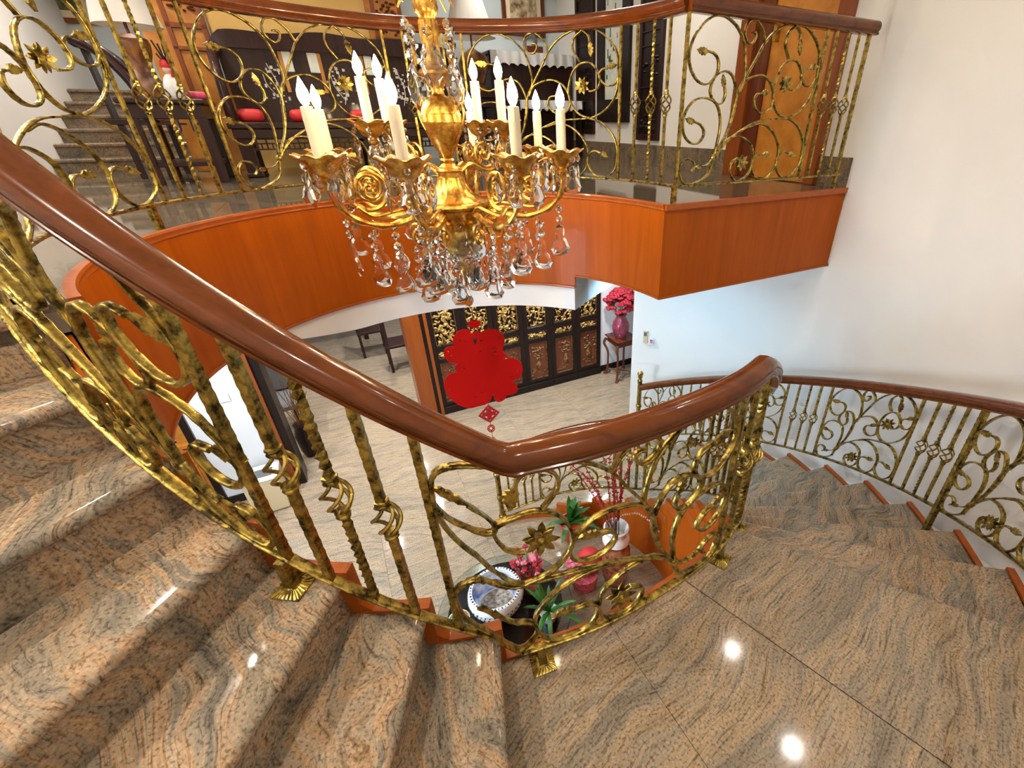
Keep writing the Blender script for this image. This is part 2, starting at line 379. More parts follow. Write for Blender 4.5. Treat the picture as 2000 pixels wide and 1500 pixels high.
# fascia of the gallery in orange veneer
tr = struct(arcwall('trim_1', 1.235, 1.262, 65.5, 233, GZ-.655, GZ-.012, 'fascia', None, 90), 'curved orange veneer fascia below the gallery railing', 'fascia')
arcwall('panel', 1.235, 1.262, 30.2, 65.5, GZ-.565, GZ-.012, 'fascia', tr, 16)
cor = PO(1.235, 30.2); W0 = ND(2.875, .02)
def seg_strip(name, mat, z0, z1, off, th, parent):
    dirv = (W0-cor).normalized(); nrm = Vector((dirv.y, -dirv.x, 0))
    A = cor+nrm*off; B = W0+nrm*off; Ci = cor+nrm*(off-th); Di = W0+nrm*(off-th)
    return MB().loft([[A+Vector((0, 0, z0)), Ci+Vector((0, 0, z0)), Ci+Vector((0, 0, z1)), A+Vector((0, 0, z1))], [B+Vector((0, 0, z0)), Di+Vector((0, 0, z0)), Di+Vector((0, 0, z1)), B+Vector((0, 0, z1))]]).build(name, mat, parent, False)
seg_strip('panel', 'fascia', GZ-.565, GZ-.012, .0, .03, tr)
mold = [(.012, .006), (-.016, .006), (-.02, -.002), (-.014, -.012), (-.012, -.018), (-.014, -.026), (-.006, -.034), (.012, -.034)]
sweep_arc('moulding', 1.24, 30.2, 233, GZ, mold, 'trimwood', tr, 100)
seg_strip('moulding', 'trimwood', GZ-.028, GZ+.006, .018, .03, tr)
sweep_arc('bottom_bead', 1.236, 65.5, 233, GZ-.648, [(.012, .008), (-.008, .008), (-.01, 0), (-.008, -.01), (.012, -.01)], 'trimwood', tr, 90)
sweep_arc('bottom_bead', 1.236, 30.2, 65.5, GZ-.56, [(.012, .006), (-.006, .006), (-.008, 0), (-.006, -.008), (.012, -.008)], 'trimwood', tr, 20)
seg_strip('bottom_bead', 'trimwood', GZ-.568, GZ-.556, .008, .03, tr)
# white beam below the fascia and the haunch that runs back to the wall end
bw = struct(arcwall('trim_2', 1.25, 1.5, 66, 176, lambda f: GZ-.835+.19*max(0, (f-140)/36.0)**1.5, GZ-.6, 'plaster', None, 60), 'curved white beam below the orange fascia', 'beam')
rings = []
for i in range(9):
    t = i/8.0; r = lerp(1.25, 2.86, t); zz = GZ-.835-.10*t*t
    rings.append([PO(r, 66.0, zz), PO(r, 70.0, zz), PO(r, 70.0, LOWZ+.02), PO(r, 66.0, LOWZ+.02)])
MB().loft(rings).build('haunch', 'plaster_cool', bw, 30)

# ================================================================== STAIRCASE
r_rail = smooth(table([(-127, 1.36), (-100, 1.38), (-75, 1.38), (-70, 1.375), (-63, 1.39), (-54, 1.405), (-44, 1.44), (-36, 1.475), (-24, 1.49), (0, 1.47), (30, 1.42), (60, 1.34), (85, 1.27), (104, 1.2)]), 4)
def r_in(f): return r_rail(f)-.045
UP_N = [-76-8.5*k for k in range(7)]
TH_O = [-28]+[-25.6+8.34*k for k in range(1, 11)]
TH_I = [-28.5, -19.5, -11, -2, 6.5, 15, 23, 32, 43, 59, 76]
stair = thing('curved_staircase', 'curved brown granite staircase with orange wood trim around the well', 'staircase', PO(2.0, -50, 0))
def tread(fbi, fbo, fni, fno, z, r1, mat='granite', nose=.028, T=.042):
    mb = MB(); rings = []; nr = 14
    for i in range(nr+1):
        t = i/nr; fn = lerp(fni, fno, t); fb = lerp(fbi, fbo, t); r0 = r_in((fni+fbi)/2)
        ring = []
        def pt(fdeg, dm, zz, inner=t):
            r = lerp(r_in(min(max(fdeg, -127), 100)), r1, inner); return PO(r, fdeg+math.degrees(dm/r), zz)
        ns = 3
        for k in range(ns): ring.append(pt(lerp(fb, fn, k/ns), -.004 if k == 0 else 0, z))
        ring.append(pt(fn, nose-T/2-.004, z))
        for k in range(1, 6):
            a = math.pi/2-math.pi*k/6; ring.append(pt(fn, nose-T/2+T/2*math.cos(a), z-T/2+T/2*math.sin(a)))
        ring.append(pt(fn, nose-T/2, z-T))
        for k in range(ns-1, -1, -1): ring.append(pt(lerp(fb, fn, k/ns), 0, z-T))
        rings.append(ring)
    return mb.loft(rings).build('tread', mat, stair, 40, origin=PO(2.0, fno, z))
def riser(fni, fno, z0, z1, r1, mat='granite'):
    rings = []
    for i in range(9):
        t = i/8.0; f = lerp(fni, fno, t); r = lerp(r_in(f), r1, t); da = math.degrees(.02/r)
        rings.append([PO(r, f, z0), PO(r, f-da, z0), PO(r, f-da, z1), PO(r, f, z1)])
    return MB().loft(rings).build('riser', mat, stair, 30, origin=PO(2.0, fno, z0))
def trim(f0, f1, z0, z1):
    return arcwall('trim', lambda f: r_rail(f)-.082, lambda f: r_rail(f)-.0455, f0, f1, z0, z1, 'trimwood', stair, 8)
ROUT = 2.68
for k in range(1, 7):
    fn = UP_N[k-1]; z = LZ+H*k
    tread(fn-8.5, fn-8.5, fn, fn, z, 2.86); riser(fn, fn, z-H-.0, z-.042, 2.86)
    trim(fn-8.5, fn+1.6, z-H-.06, z+.012)
riser(UP_N[6], UP_N[6], GZ-H, GZ-.03, 2.86)
tread(UP_N[6]-6, UP_N[6]-6, UP_N[6], UP_N[6], GZ, 2.86)
# landing: three slabs
def landing(f0, f1, nose):
    if nose: return tread(f0, f0, TH_I[0], TH_O[0], LZ, 2.86, 'granite_landing')
    rings = []
    for i in range(13):
        t = i/12.0; rings.append([p for p in [PO(lerp(r_in(lerp(f0+.03, f1-.03, q)), 2.86, t), lerp(f0+.03, f1-.03, q), zz) for zz in (LZ, LZ-.042) for q in ((0, .25, .5, .75, 1) if zz == LZ else (1, .75, .5, .25, 0))]])
    return MB().loft(rings).build('landing_slab', 'granite_landing', stair, 30)
landing(-78, -58, False); landing(-58, -43, False); landing(-43, -28, True).name = 'landing_slab'
arcwall('landing_underside', lambda f: r_in(f)+.005, 2.86, -78, -28, LZ-.25, LZ-.043, 'plaster', stair, 16)
trim(-77, TH_I[0]+1, LZ-.25, LZ+.012)
for k in range(1, 11):
    z = LZ-H*k
    tread(TH_I[k-1], TH_O[k-1], TH_I[k], TH_O[k], z, ROUT)
    riser(TH_I[k-1], TH_O[k-1], z, z+H-.042, ROUT)
    trim(TH_I[k-1]-.5, TH_I[k]+1.0, max(z-.07, .0), z+.012)
    arcwall('end_cap', ROUT+.001, ROUT+.032, TH_O[k-1]+.3, TH_O[k]+.5, z-.11, z+.012, 'trimwood', stair, 6)
riser(TH_I[10], TH_O[10], .001, LZ-H*10-.042, ROUT)
arcwall('end_cap', ROUT+.001, 2.86, -29, -27, LZ-.2, LZ-.002, 'trimwood', stair, 2)
zn_in = table([(-28.5, LZ)]+[(TH_I[k], LZ-H*k) for k in range(1, 11)]+[(95, 0.0)])
zn_out = lambda f: LZ-(f+25.6)/8.34*H
# wood panelled inner side of the lower flight, stringer of the upper flight, plaster infills
arcwall('stringer', lambda f: r_rail(f)-.079, lambda f: r_rail(f)-.048, -77, 103, .0, lambda f: (LZ-.2 if f < -28 else max(zn_in(f)-.05, .07)), 'fascia', stair, 90)
arcwall('stringer', lambda f: r_rail(f)-.079, lambda f: r_rail(f)-.048, -127.5, -76, lambda f: LZ+H+(-76-f)/8.5*H-.55, lambda f: LZ+H+(-76-f)/8.5*H-.1, 'fascia', stair, 30)
arcwall('soffit', lambda f: r_rail(f)-.046, 2.86, -127.5, -76, lambda f: LZ+H+(-76-f)/8.5*H-.52, lambda f: LZ+H+(-76-f)/8.5*H-.44, 'plaster', stair, 20)
arcwall('plaster_infill', ROUT+.033, 2.868, -28, 60, 0, lambda f: max(zn_out(f)-.16, .02), 'plaster', stair, 40)

# ================================================================== WROUGHT-IRON RAILINGS
SCROLLS = {
'A': [(.266, .239), (.278, .323), (.285, .395), (.268, .465), (.227, .513), (.151, .532), (.082, .52), (.032, .472), (.014, .415), (.032, .357), (.08, .318), (.132, .315), (.165, .345), (.168, .375), (.141, .405), (.095, .42)],
'B': [(.296, .291), (.349, .384), (.379, .495), (.369, .573), (.33, .638), (.274, .657), (.219, .638), (.187, .592), (.188, .55), (.235, .508), (.279, .513), (.294, .55), (.283, .585)],
'C': [(.399, .574), (.422, .632), (.413, .706), (.39, .777), (.359, .818), (.307, .858), (.231, .885), (.163, .881), (.101, .851), (.044, .79), (.02, .721), (.035, .662), (.083, .611), (.141, .593), (.195, .615), (.223, .661), (.215, .705), (.182, .73), (.14, .736)],
'D': [(.266, .239), (.343, .374), (.385, .554), (.43, .632), (.488, .718), (.539, .794), (.61, .853), (.697, .886), (.761, .89), (.848, .883), (.934, .837), (.994, .773), (1.012, .693), (1.008, .6), (.971, .525), (.897, .47), (.815, .44)],
'E': [(.761, .885), (.708, .85), (.7, .795), (.744, .731)],
'P': [(.761, .885), (.802, .857), (.811, .825)],
'F': [(.815, .44), (.734, .463), (.675, .53), (.664, .601), (.692, .68), (.746, .723), (.815, .725), (.869, .677), (.882, .627), (.858, .591), (.807, .582)],
'R': [(1.012, .647), (.987, .614), (.933, .608), (.889, .633), (.875, .663), (.897, .689), (.939, .697)],
'T': [(.539, .794), (.51, .846), (.463, .882), (.431, .886), (.398, .873), (.381, .837), (.392, .803), (.426, .783), (.454, .794), (.466, .821), (.452, .835), (.43, .832)],
'M': [(.398, .564), (.433, .618), (.521, .647), (.587, .639), (.644, .6), (.672, .54), (.661, .489), (.608, .465), (.554, .477), (.52, .517), (.535, .556), (.574, .563)],
'Q': [(.266, .239), (.353, .322), (.469, .384), (.592, .426), (.727, .436), (.816, .437), (.896, .415), (.971, .359), (1.012, .288), (1.016, .217), (1.0, .157), (.934, .112), (.867, .109), (.82, .14), (.793, .188), (.802, .235), (.842, .259), (.889, .247)],
'U': [(.5, .392), (.596, .412), (.689, .383), (.758, .327), (.796, .258), (.785, .165), (.727, .11), (.665, .106), (.614, .125), (.582, .173), (.583, .218), (.62, .246), (.664, .244)],
'V': [(.279, .255), (.352, .33), (.428, .347), (.498, .33), (.558, .286), (.577, .207), (.558, .139), (.497, .106), (.445, .112), (.405, .157), (.408, .207), (.453, .231)],
'S': [(.266, .239), (.233, .153), (.154, .113), (.094, .106), (.047, .118), (.018, .173), (.028, .215), (.062, .237), (.107, .228), (.127, .195), (.103, .172)],
'K': [(.266, .239), (.217, .203), (.175, .197)], 'W': [(.266, .239), (.247, .191), (.246, .153)]}
LEAFY = {'A': 1.0, 'B': .9, 'C': 1.1, 'P': 1.1, 'R': 1.0, 'M': .9, 'Q': 1.0, 'U': 1.0, 'K': .7}
FLOWER = {'F': (.756, .613), 'V': (.49, .205)}
PW, PT0, PT1 = 1.025, .10, .885
LEAF_HALF = [(0, .004), (.010, .010), (.018, .019), (.026, .013), (.034, .021), (.042, .014), (.050, .017), (.058, .008), (.072, .002)]
def scroll_mesh(mb, path, surf, Wm, Hm, th=.0085, w=.0085, taper=False, step=.011):
    P = spline([((s/PW)*Wm, (t-PT0)/(PT1-PT0)*Hm, 0) for s, t in path], step); rings = []; L = 0
    for i, p in enumerate(P):
        t = (P[min(i+1, len(P)-1)]-P[max(i-1, 0)]).normalized(); nrm = Vector((-t.y, t.x, 0))
        if i: L += (p-P[i-1]).length
        k = 1+.16*math.sin(L*260)
        if taper: k *= 1-.6*i/(len(P)-1)
        a, b = th*k*.5, w*1.12*(1+.08*math.sin(L*260+1.5))
        q = []
        for sx, so in ((1, -.82), (1, .82), (.6, 1), (-.6, 1), (-1, .82), (-1, -.82), (-.6, -1), (.6, -1)):
            m = p+nrm*a*sx; q.append(surf(m.x/Wm, m.y/Hm, b*so))
        rings.append(q)
    mb.loft(rings); return P
def leaf_mesh(mb, p, t, surf, Wm, Hm, k=1.0, curl=0.0):
    nrm = Vector((-t.y, t.x, 0)); top = []; bot = []
    for x, y in LEAF_HALF: top.append((x*k, y*k))
    for x, y in reversed(LEAF_HALF[:-1]): bot.append((x*k, -y*k*.62))
    out = top+bot
    def P(x, y, o):
        bend = curl*x*x*6; m = p+t*(x-.004)+nrm*(y+bend); return surf(m.x/Wm, m.y/Hm, o)
    r1 = [P(x, y, -.0035-.008*(1-abs(y)/(.022*k))*min(1, x/.03/k)) for x, y in out]; r2 = [P(x, y, .0035-.002*(1-abs(y)/(.022*k))) for x, y in out]
    mb.loft([r1, r2])
def flower_mesh(mb, c, surf, Wm, Hm, k=1.0):
    for side in (-1, 1):
        for j in range(7):
            a = 2*math.pi*j/7+.2+.2*side; u = Vector((math.cos(a), math.sin(a), 0)); n2 = Vector((-u.y, u.x, 0))
            o = [(.004, -.005, 0), (.018, -.011, .006), (.032, -.009, .012), (.046, 0, .016), (.032, .009, .012), (.018, .011, .006), (.004, .005, 0)]
            f = []; b = []
            for x, y, dz in o:
                m = c+u*x*k+n2*y*k; f.append(surf(m.x/Wm, m.y/Hm, side*(.004+dz*.7))); b.append(surf(m.x/Wm, m.y/Hm, side*(.001+dz*.7)))
            mb.loft([f, b])
    rings = []
    for i in range(5):
        o = lerp(-.014, .014, i/4); rr = .013*math.sqrt(max(.05, 1-(o/.0145)**2))*k
        rings.append([surf((c.x+rr*math.cos(2*math.pi*j/8))/Wm, (c.y+rr*math.sin(2*math.pi*j/8))/Hm, o) for j in range(8)])
    mb.loft(rings)
def panel(root, surf, Wm, Hm, th=.0085, w=.0085, fk=1.0):
    """one scroll panel: each scroll a part, its leaf or flower a sub-part"""
    sx, sy = Wm/PW, Hm/(PT1-PT0)
    for key, path in SCROLLS.items():
        mb = MB(); P = scroll_mesh(mb, path, surf, Wm, Hm, th, w, key in ('K', 'W'))
        o = mb.build('scroll', 'iron', root, 50)
        if key in LEAFY:
            lm = MB(); t = (P[-1]-P[-3]).normalized(); leaf_mesh(lm, P[-1], t, surf, Wm, Hm, LEAFY[key]*fk); lm.build('leaf', 'iron', o, 30)
        if key in FLOWER:
            fm = MB(); s, t = FLOWER[key]; flower_mesh(fm, Vector((s*sx, (t-PT0)*sy, 0)), surf, Wm, Hm, fk); fm.build('flower', 'iron', o, 30)
    col = MB(); c = Vector((.268*sx, (.243-PT0)*sy, 0)); rings = []
    for y in (-.012, -.006, .006, .012):
        rr = .020 if abs(y) < .01 else .017
        rings.append([surf((c.x+y*.55+rr*math.cos(a)*.85)/Wm, (c.y+y-rr*math.cos(a)*.3)/Hm, rr*math.sin(a)*.75) for a in [2*math.pi*j/10 for j in range(10)]])
    col.loft(rings).build('collar', 'iron', root, 40)
BAL = {}
def bal_mesh(kind, h, w):
    key = (kind, round(h, 2), w)
    if key in BAL: return BAL[key]
    mb = MB(); hh = round(h, 2); hw = w/2
    def bar(z0, z1, twist, k=1.0):
        n = max(6, int((z1-z0)/.012)); rings = []
        for i in range(n+1):
            z = lerp(z0, z1, i/n); a0 = math.pi/4+(z*twist); r = hw*1.41*k*(1+.07*math.sin(z*330)); rings.append([(r*math.cos(a0+j*math.pi/2), r*math.sin(a0+j*math.pi/2), z) for j in range(4)])
        mb.loft(rings)
    bk = None
    if kind == 'plain': bar(0, hh, 0)
    else:
        zc = hh*.515; bh = .052; tw = 60 if kind == 'twist' else 0
        bar(0, zc-bh, tw); bar(zc+bh, hh, tw)
        for z in (zc-bh, zc+bh):
            mb.lathe([(hw*1.15, -.012), (hw*1.9, -.010), (hw*2.0, -.004), (hw*1.7, 0), (hw*2.0, .004), (hw*1.9, .010), (hw*1.15, .012)], (0, 0, z), 8)
        b2 = MB()
        for q in range(4):
            pts = []
            for i in range(17):
                t = i/16.0; z = zc-bh+2*bh*t; rr = .004+(.017+w*.62)*math.sin(math.pi*t)**.8; a = q*math.pi/2+t*math.pi*1.15; pts.append((rr*math.cos(a), rr*math.sin(a), z))
            b2.tube(pts, .0025+w*.13, 6)
        bk = b2.mesh('basket', 'iron')
    BAL[key] = (mb.mesh('baluster', 'iron', 30), bk); return BAL[key]
def baluster(root, kind, p, h, ang, w=.013):
    me, bk = bal_mesh(kind, h, w); mt = Matrix.Translation(p) @ Matrix.Rotation(ang, 4, 'Z') @ Matrix.Scale(h/round(h, 2), 4, Vector((0, 0, 1)))
    o = inst(me, 'baluster', mt, root)
    if bk: inst(bk, 'basket', mt, o)
    return o
RAILP = [(-.026, 0), (-.033, .003), (-.034, .011), (-.029, .015), (-.029, .019), (-.036, .025), (-.040, .036), (-.040, .048), (-.034, .062), (-.021, .072), (0, .076), (.021, .072), (.034, .062), (.040, .048), (.040, .036), (.036, .025), (.029, .019), (.029, .015), (.034, .011), (.033, .003), (.026, 0)]
def handrail(root, pts, sides, mat='rail', k=1.0):
    rings = [[p+s*(x*k)+Vector((0, 0, z*k)) for x, z in RAILP] for p, s in zip(pts, sides)]
    return MB().loft(rings).build('handrail', mat, root, 40)
def basebar(root, pts, sides, w=.015, th=.0075):
    rings = []; L = 0
    for i, (p, s) in enumerate(zip(pts, sides)):
        if i: L += (p-pts[i-1]).length
        b = .0014*math.sin(L*150); ww = w*(1+.05*math.sin(L*150+1))
        rings.append([p+s*ww*.8+Vector((0, 0, -th)), p+s*ww+Vector((0, 0, -th*.4)), p+s*ww+Vector((0, 0, th*.3)), p+s*ww*.75+Vector((0, 0, th*.7+b)), p-s*ww*.75+Vector((0, 0, th*.7-b)), p-s*ww+Vector((0, 0, th*.3)), p-s*ww+Vector((0, 0, -th*.4)), p-s*ww*.8+Vector((0, 0, -th))])
    return MB().loft(rings).build('base_bar', 'iron', root, 40)
def foot(root, p, h, ang):
    mb = MB()
    mb.box((0, 0, h/2), (.028, .028, h)); mb.add([], [])
    post = mb.build('post_foot', 'iron', root, False); post.matrix_basis = Matrix.Translation(p) @ Matrix.Rotation(ang, 4, 'Z'); 
    pb = MB(); n = 8
    pb.box((0, 0, .003), (.080, .080, .006)); pb.loft([[(x*.040, y*.040, .006) for x, y in ((-1, -1), (1, -1), (1, 1), (-1, 1))], [(x*.020, y*.020, .014) for x, y in ((-1, -1), (1, -1), (1, 1), (-1, 1))]])
    for q in range(4):
        ca, sa = math.cos(q*math.pi/2), math.sin(q*math.pi/2)
        for i in range(7):
            u = (i-3)/3.0; p0 = Vector((.040, u*.036, .007)); p1 = Vector((.021, u*.018, .015))
            pb.tube([(p0.x*ca-p0.y*sa, p0.x*sa+p0.y*ca, p0.z), (p1.x*ca-p1.y*sa, p1.x*sa+p1.y*ca, p1.z)], .0028, 5)
    pl = pb.build('foot_plate', 'iron', post, 30); pl.matrix_basis = post.matrix_basis.copy(); par(pl, post)
    return post
def arc_path(rf, zf, f0, f1, step=1.2):
    n = max(2, int(abs(f1-f0)/step)); pts = []; sd = []
    for i in range(n+1):
        f = lerp(f0, f1, i/n); pts.append(PO(rf(f), f, zf(f))); sd.append(Vector((math.cos(R(f)), math.sin(R(f)), 0)))
    return pts, sd
def arc_railing(root, rf, zb, zr, f0, f1, panels, bars, baskets, w=.013, th=.0085, fk=1.0, k=1.0):
    """zb base bar height, zr underside of handrail; angles in degrees, s runs towards smaller angle"""
    p, s = arc_path(rf, zr, f0, f1); handrail(root, p, s, 'rail', k)
    p, s = arc_path(rf, zb, f0, f1, .5); basebar(root, p, s, .0155)
    for fa, fb in panels:
        fm = (fa+fb)/2; Wm = abs(fa-fb)*math.pi/180*rf(fm); Hm = zr(fm)-zb(fm)
        def surf(u, v, o, fa=fa, fb=fb):
            f = fa+(fb-fa)*u; a, b = zb(f), zr(f); return PO(rf(f)+o, f, a+(b-a)*v)
        panel(root, surf, Wm, Hm, th, th, fk)
    for f in bars: baluster(root, 'plain', PO(rf(f), f, zb(f)), zr(f)-zb(f)+.01, R(f), w)
    for trio in baskets:
        for i, f in enumerate(trio): baluster(root, 'twist' if i == 1 else 'hammered', PO(rf(f), f, zb(f)), zr(f)-zb(f)+.01, R(f), w)

# ---- gallery railing
rg = thing('gallery_railing', 'gilt scrollwork railing with brown handrail along the upper gallery edge', 'railing', PO(1.3, 60, GZ))
arc_railing(rg, lambda f: 1.3, lambda f: GZ+.10, lambda f: GZ+.885, 30.2, 226, [(97, 51.5), (160, 117), (222, 178)], [51.5, 97, 117, 160, 178, 222], [(46.4, 41.2, 36), (112, 107, 102), (173.6, 169.4, 165)])
cor2 = PO(1.3, 30.2); dn = Vector((NX, NY, 0)); dd = Vector((-NY, NX, 0)); SL = 1.46
def sp(s, z, o=0): return cor2+dn*s+dd*o+Vector((0, 0, z))
handrail(rg, [sp(-.01, GZ+.885), sp(SL, GZ+.885)], [dd, dd]); 
basebar(rg, [sp(SL*i/90.0, GZ+.10) for i in range(91)], [dd]*91)
panel(rg, lambda u, v, o: sp(u*1.025, GZ+.10+.785*v, o), 1.025, .785)
for s in (0, 1.03): baluster(rg, 'plain', sp(s, GZ+.1), .795, ROTN, .016)
for i, s in enumerate((1.12, 1.225, 1.325)): baluster(rg, 'twist' if i == 1 else 'hammered', sp(s, GZ+.1), .795, ROTN)
baluster(rg, 'plain', sp(1.42, GZ), .89, ROTN, .02)
for f in (182, 120, 30.5): baluster(rg, 'plain', PO(1.3, f, GZ), .11, R(f), .026)
# ---- railing on the inner side of the stairs
def zn_stair(f):
    if f < -76: return LZ+H+(-76-f)/8.5*H
    if f < -28: return LZ
    return zn_in(f)
zt_up = lambda f: LZ+H+(-76-f)/8.5*H
def zr_raw(f):   # underside of handrail
    if f <= -71: return zt_up(f)+.80
    if f <= -29: return zt_up(-71)+.80
    return min(zt_up(-71)+.80, zn_in_s(f)+.80)
zn_in_s = smooth(zn_in, 6)
def zb_raw(f):
    if f <= -74: return zt_up(f)+.075
    if f <= -30: return LZ+.105
    return min(LZ+.105, zn_in_s(f)+.095)
zr_s = smooth(zr_raw, 3.0)
def zr_inner(f): return zr_raw(f) if f < -45 else zr_s(f)
zb_inner = smooth(zb_raw, 1.5)
ri = thing('inner_stair_railing', 'gilt scrollwork railing with glossy brown handrail on the well side of the stairs', 'railing', PO(1.4, -70, LZ))
arc_railing(ri, r_rail, zb_inner, zr_inner, 103, -126, [(-37.5, -79.2), (-95.5, -123), (85, 52), (38.5, 10.5), (-3, -21.5)], [-37.5, -79.2, -95.5, -123, 85, 52, 38.5, 10.5, -3, -21.5, 99], [(-83.6, -87.6, -91.7), (-26, -30, -33.8), (49, 45.5, 42), (7.3, 3.9, .4), (95.5, 92, 88.5)], .0185, .0092, 1.15)
foot(ri, PO(r_rail(-96.6), -96.6, LZ+3*H), .11, R(-96.6)); foot(ri, PO(r_rail(-69.5), -69.5, LZ), .1, R(-69.5)); foot(ri, PO(r_rail(-35.8), -35.8, LZ), .1, R(-35.8))
foot(ri, PO(r_rail(-21), -21, LZ-H), .12, R(-21))
def newel(root, p, h):
    nb = MB().lathe([(.038, 0), (.038, .06), (.028, .07), (.025, .1), (.025, h*.30), (.033, h*.31), (.033, h*.33), (.025, h*.34), (.025, h*.62), (.034, h*.63), (.034, h*.65), (.025, h*.66), (.025, h*.95), (.028, h*.96), (.028, h*.985), (.018, h), (.018, h+.02), (.026, h+.025), (.026, h+.035), (.013, h+.042)], p, 14)
    o = nb.build('newel_post', 'iron', root, 40)
    MB().sphere((p[0], p[1], p[2]+h+.072), .034, 16, 10).build('ball_finial', 'brass', o); return o
newel(ri, PO(1.2, 103.5, 0), .93)
# ---- railing on the outer side of the lower flight
ro = thing('outer_stair_railing', 'gilt scrollwork railing with brown handrail along the curved white wall', 'railing', PO(2.6, 20, 0))
zb_out = lambda f: max(zn_out(f)+.135, .11) if f > -27 else zn_out(-27)+.135
zr_out = lambda f: zn_out(f)+.785
arc_railing(ro, lambda f: 2.6, zb_out, zr_out, 63, -34, [(18, 2), (-6.8, -22.8), (43, 27), (62, 52)], [18, 2, -22.8, 43, 27, 52], [(24.6, 22.3, 20.2), (-.4, -2.5, -4.6), (49.7, 47.4, 45.2), (-25, -27.3, -29.6)], .014, .0085)
f = -6.8; baluster(ro, 'plain', PO(2.6, f, zn_out(f)-.11), .90, R(f), .026)
foot(ro, PO(2.6, -6.8, LZ-3*H), .08, R(-6.8))
newel(ro, PO(2.6, 63.2, 0), .99)

# ================================================================== CHANDELIER
KX, KY = -.635, 2.17
def kz(z): return z+CAMZ
ch = thing('chandelier', 'gilt candle chandelier with crystal pendants hanging in the stairwell', 'chandelier', (KX, KY, kz(-.7)))
K0 = (KX, KY, CAMZ)
flute = lambda nn, am: (lambda a, z: 1+am*math.cos(nn*a))
MB().lathe([(.028, .50), (.045, .49), (.05, .47), (.03, .45), (.028, .42), (.043, .40), (.046, .375), (.040, .355), (.031, .345), (.030, .335)], K0, 20).build('stem', 'gilt', ch)
MB().lathe([(.034, .335), (.036, .30), (.031, .26), (.030, .22), (.037, .195), (.052, .182)], K0, 32, flute(12, .07)).build('column', 'gilt', ch)
MB().lathe([(.050, .184), (.061, .178), (.064, .168), (.060, .160), (.048, .156), (.040, .146), (.027, .125), (.023, .108), (.026, .100), (.023, .096)], K0, 24, flute(16, .02)).build('drip_plate', 'gilt', ch)
MB().lathe([(.024, .098), (.044, .088), (.064, .070), (.074, .048), (.077, .032), (.080, .030), (.080, .002), (.076, 0), (.074, -.012), (.066, -.045), (.051, -.080), (.036, -.105), (.026, -.125), (.022, -.135)], K0, 28).build('urn', 'gilt', ch)
MB().lathe([(.022, -.13), (.030, -.138), (.026, -.15), (.036, -.162), (.052, -.168), (.058, -.178), (.050, -.186), (.050, -.20), (.056, -.206)], K0, 24).build('pedestal', 'gilt', ch)
MB().lathe([(.056, -.204), (.062, -.23), (.080, -.26), (.112, -.288), (.140, -.302)], K0, 48, flute(20, .04)).build('fluted_skirt', 'gilt', ch)
MB().lathe([(.135, -.298), (.153, -.305), (.157, -.315), (.150, -.326), (.135, -.334), (.130, -.36), (.121, -.372), (.112, -.40), (.107, -.42)], K0, 32).build('crown_ring', 'gilt', ch)
MB().lathe([(.107, -.415), (.114, -.432), (.112, -.45), (.100, -.462), (.092, -.48), (.080, -.505), (.056, -.53), (.026, -.545), (.02, -.56), (.026, -.575), (.022, -.60), (.014, -.62), (.018, -.64), (.012, -.665), (.008, -.70)], K0, 32, lambda a, z: 1+(.035*math.cos(18*a) if -.456 < z < -.425 else 0)).build('bowl', 'brass', ch)
MB().tube([(KX, KY, kz(.48)), (KX, KY, TOPZ-.02)], .012, 8).build('suspension_rod', 'gilt', ch)
MB().lathe([(.012, TOPZ-CAMZ-.09), (.05, TOPZ-CAMZ-.06), (.085, TOPZ-CAMZ-.02), (.09, TOPZ-CAMZ-.001)], K0, 24).build('ceiling_rose', 'gilt', ch)
def rad(ang, r, z, o=0.0):
    a = R(ang); return Vector((KX+r*math.cos(a)-o*math.sin(a), KY+r*math.sin(a)+o*math.cos(a), kz(z)))
for q in range(2):    # urn handles
    ang = -25+180*q
    pts = spline([rad(ang, .03, -.10), rad(ang, .075, -.05), rad(ang, .108, .0), rad(ang, .118, .04), rad(ang, .108, .075), rad(ang, .090, .085), rad(ang, .080, .068), rad(ang, .092, .058)], .008)
    mb = MB().tube(pts, lambda t: .0065-.002*t, 8); mb.sphere(rad(ang, .095, .068), .014, 8, 6); mb.tube([rad(ang, .108, .075), rad(ang, .120, .10), rad(ang, .112, .118)], lambda t: .006*(1-.7*t), 6)
    mb.build('urn_handle', 'gilt', ch)
def cup_mb(c, k=1.0):
    mb = MB(); pr = [(.006, -.085), (.018, -.08), (.022, -.07), (.014, -.062), (.022, -.055), (.040, -.045), (.050, -.022), (.060, -.004), (.076, .006), (.072, .008), (.052, .0), (.030, -.004), (.004, -.004)]
    def fn(a, z): return (1+.17*abs(math.cos(4*a))*max(0, min(1, (z+.05)/.05))) if z > -.05 else 1
    rings = []
    for i, (r, z) in enumerate(pr):
        ring = []
        for j in range(40):
            a = 2*math.pi*j/40; lobe = abs(math.cos(4*a)); e = max(0, min(1, (z+.05)/.05)) if 5 < i < 11 else 0
            rr = r*k*1.1*(1+.16*lobe*e); ring.append((c[0]+rr*math.cos(a), c[1]+rr*math.sin(a), c[2]+z*k*1.1+(.016*lobe-.012)*e*e))
        rings.append(ring)
    return mb.loft(rings)
def candle_mb(c, hgt): 
    mb = MB(); mb.lathe([(.020, -.003), (.020, hgt*.72), (.0208, hgt*.74), (.019, hgt), (.010, hgt+.001)], c, 14, lambda a, z: 1+.05*math.cos(5*a)*(1 if z > hgt*.7 else 0)); return mb
def bulb_mb(c, k=1.0): return MB().lathe([(.007*k, 0), (.014*k, .012*k), (.0185*k, .028*k), (.017*k, .045*k), (.010*k, .063*k), (.0045*k, .076*k), (.0008, .084*k)], c, 14)
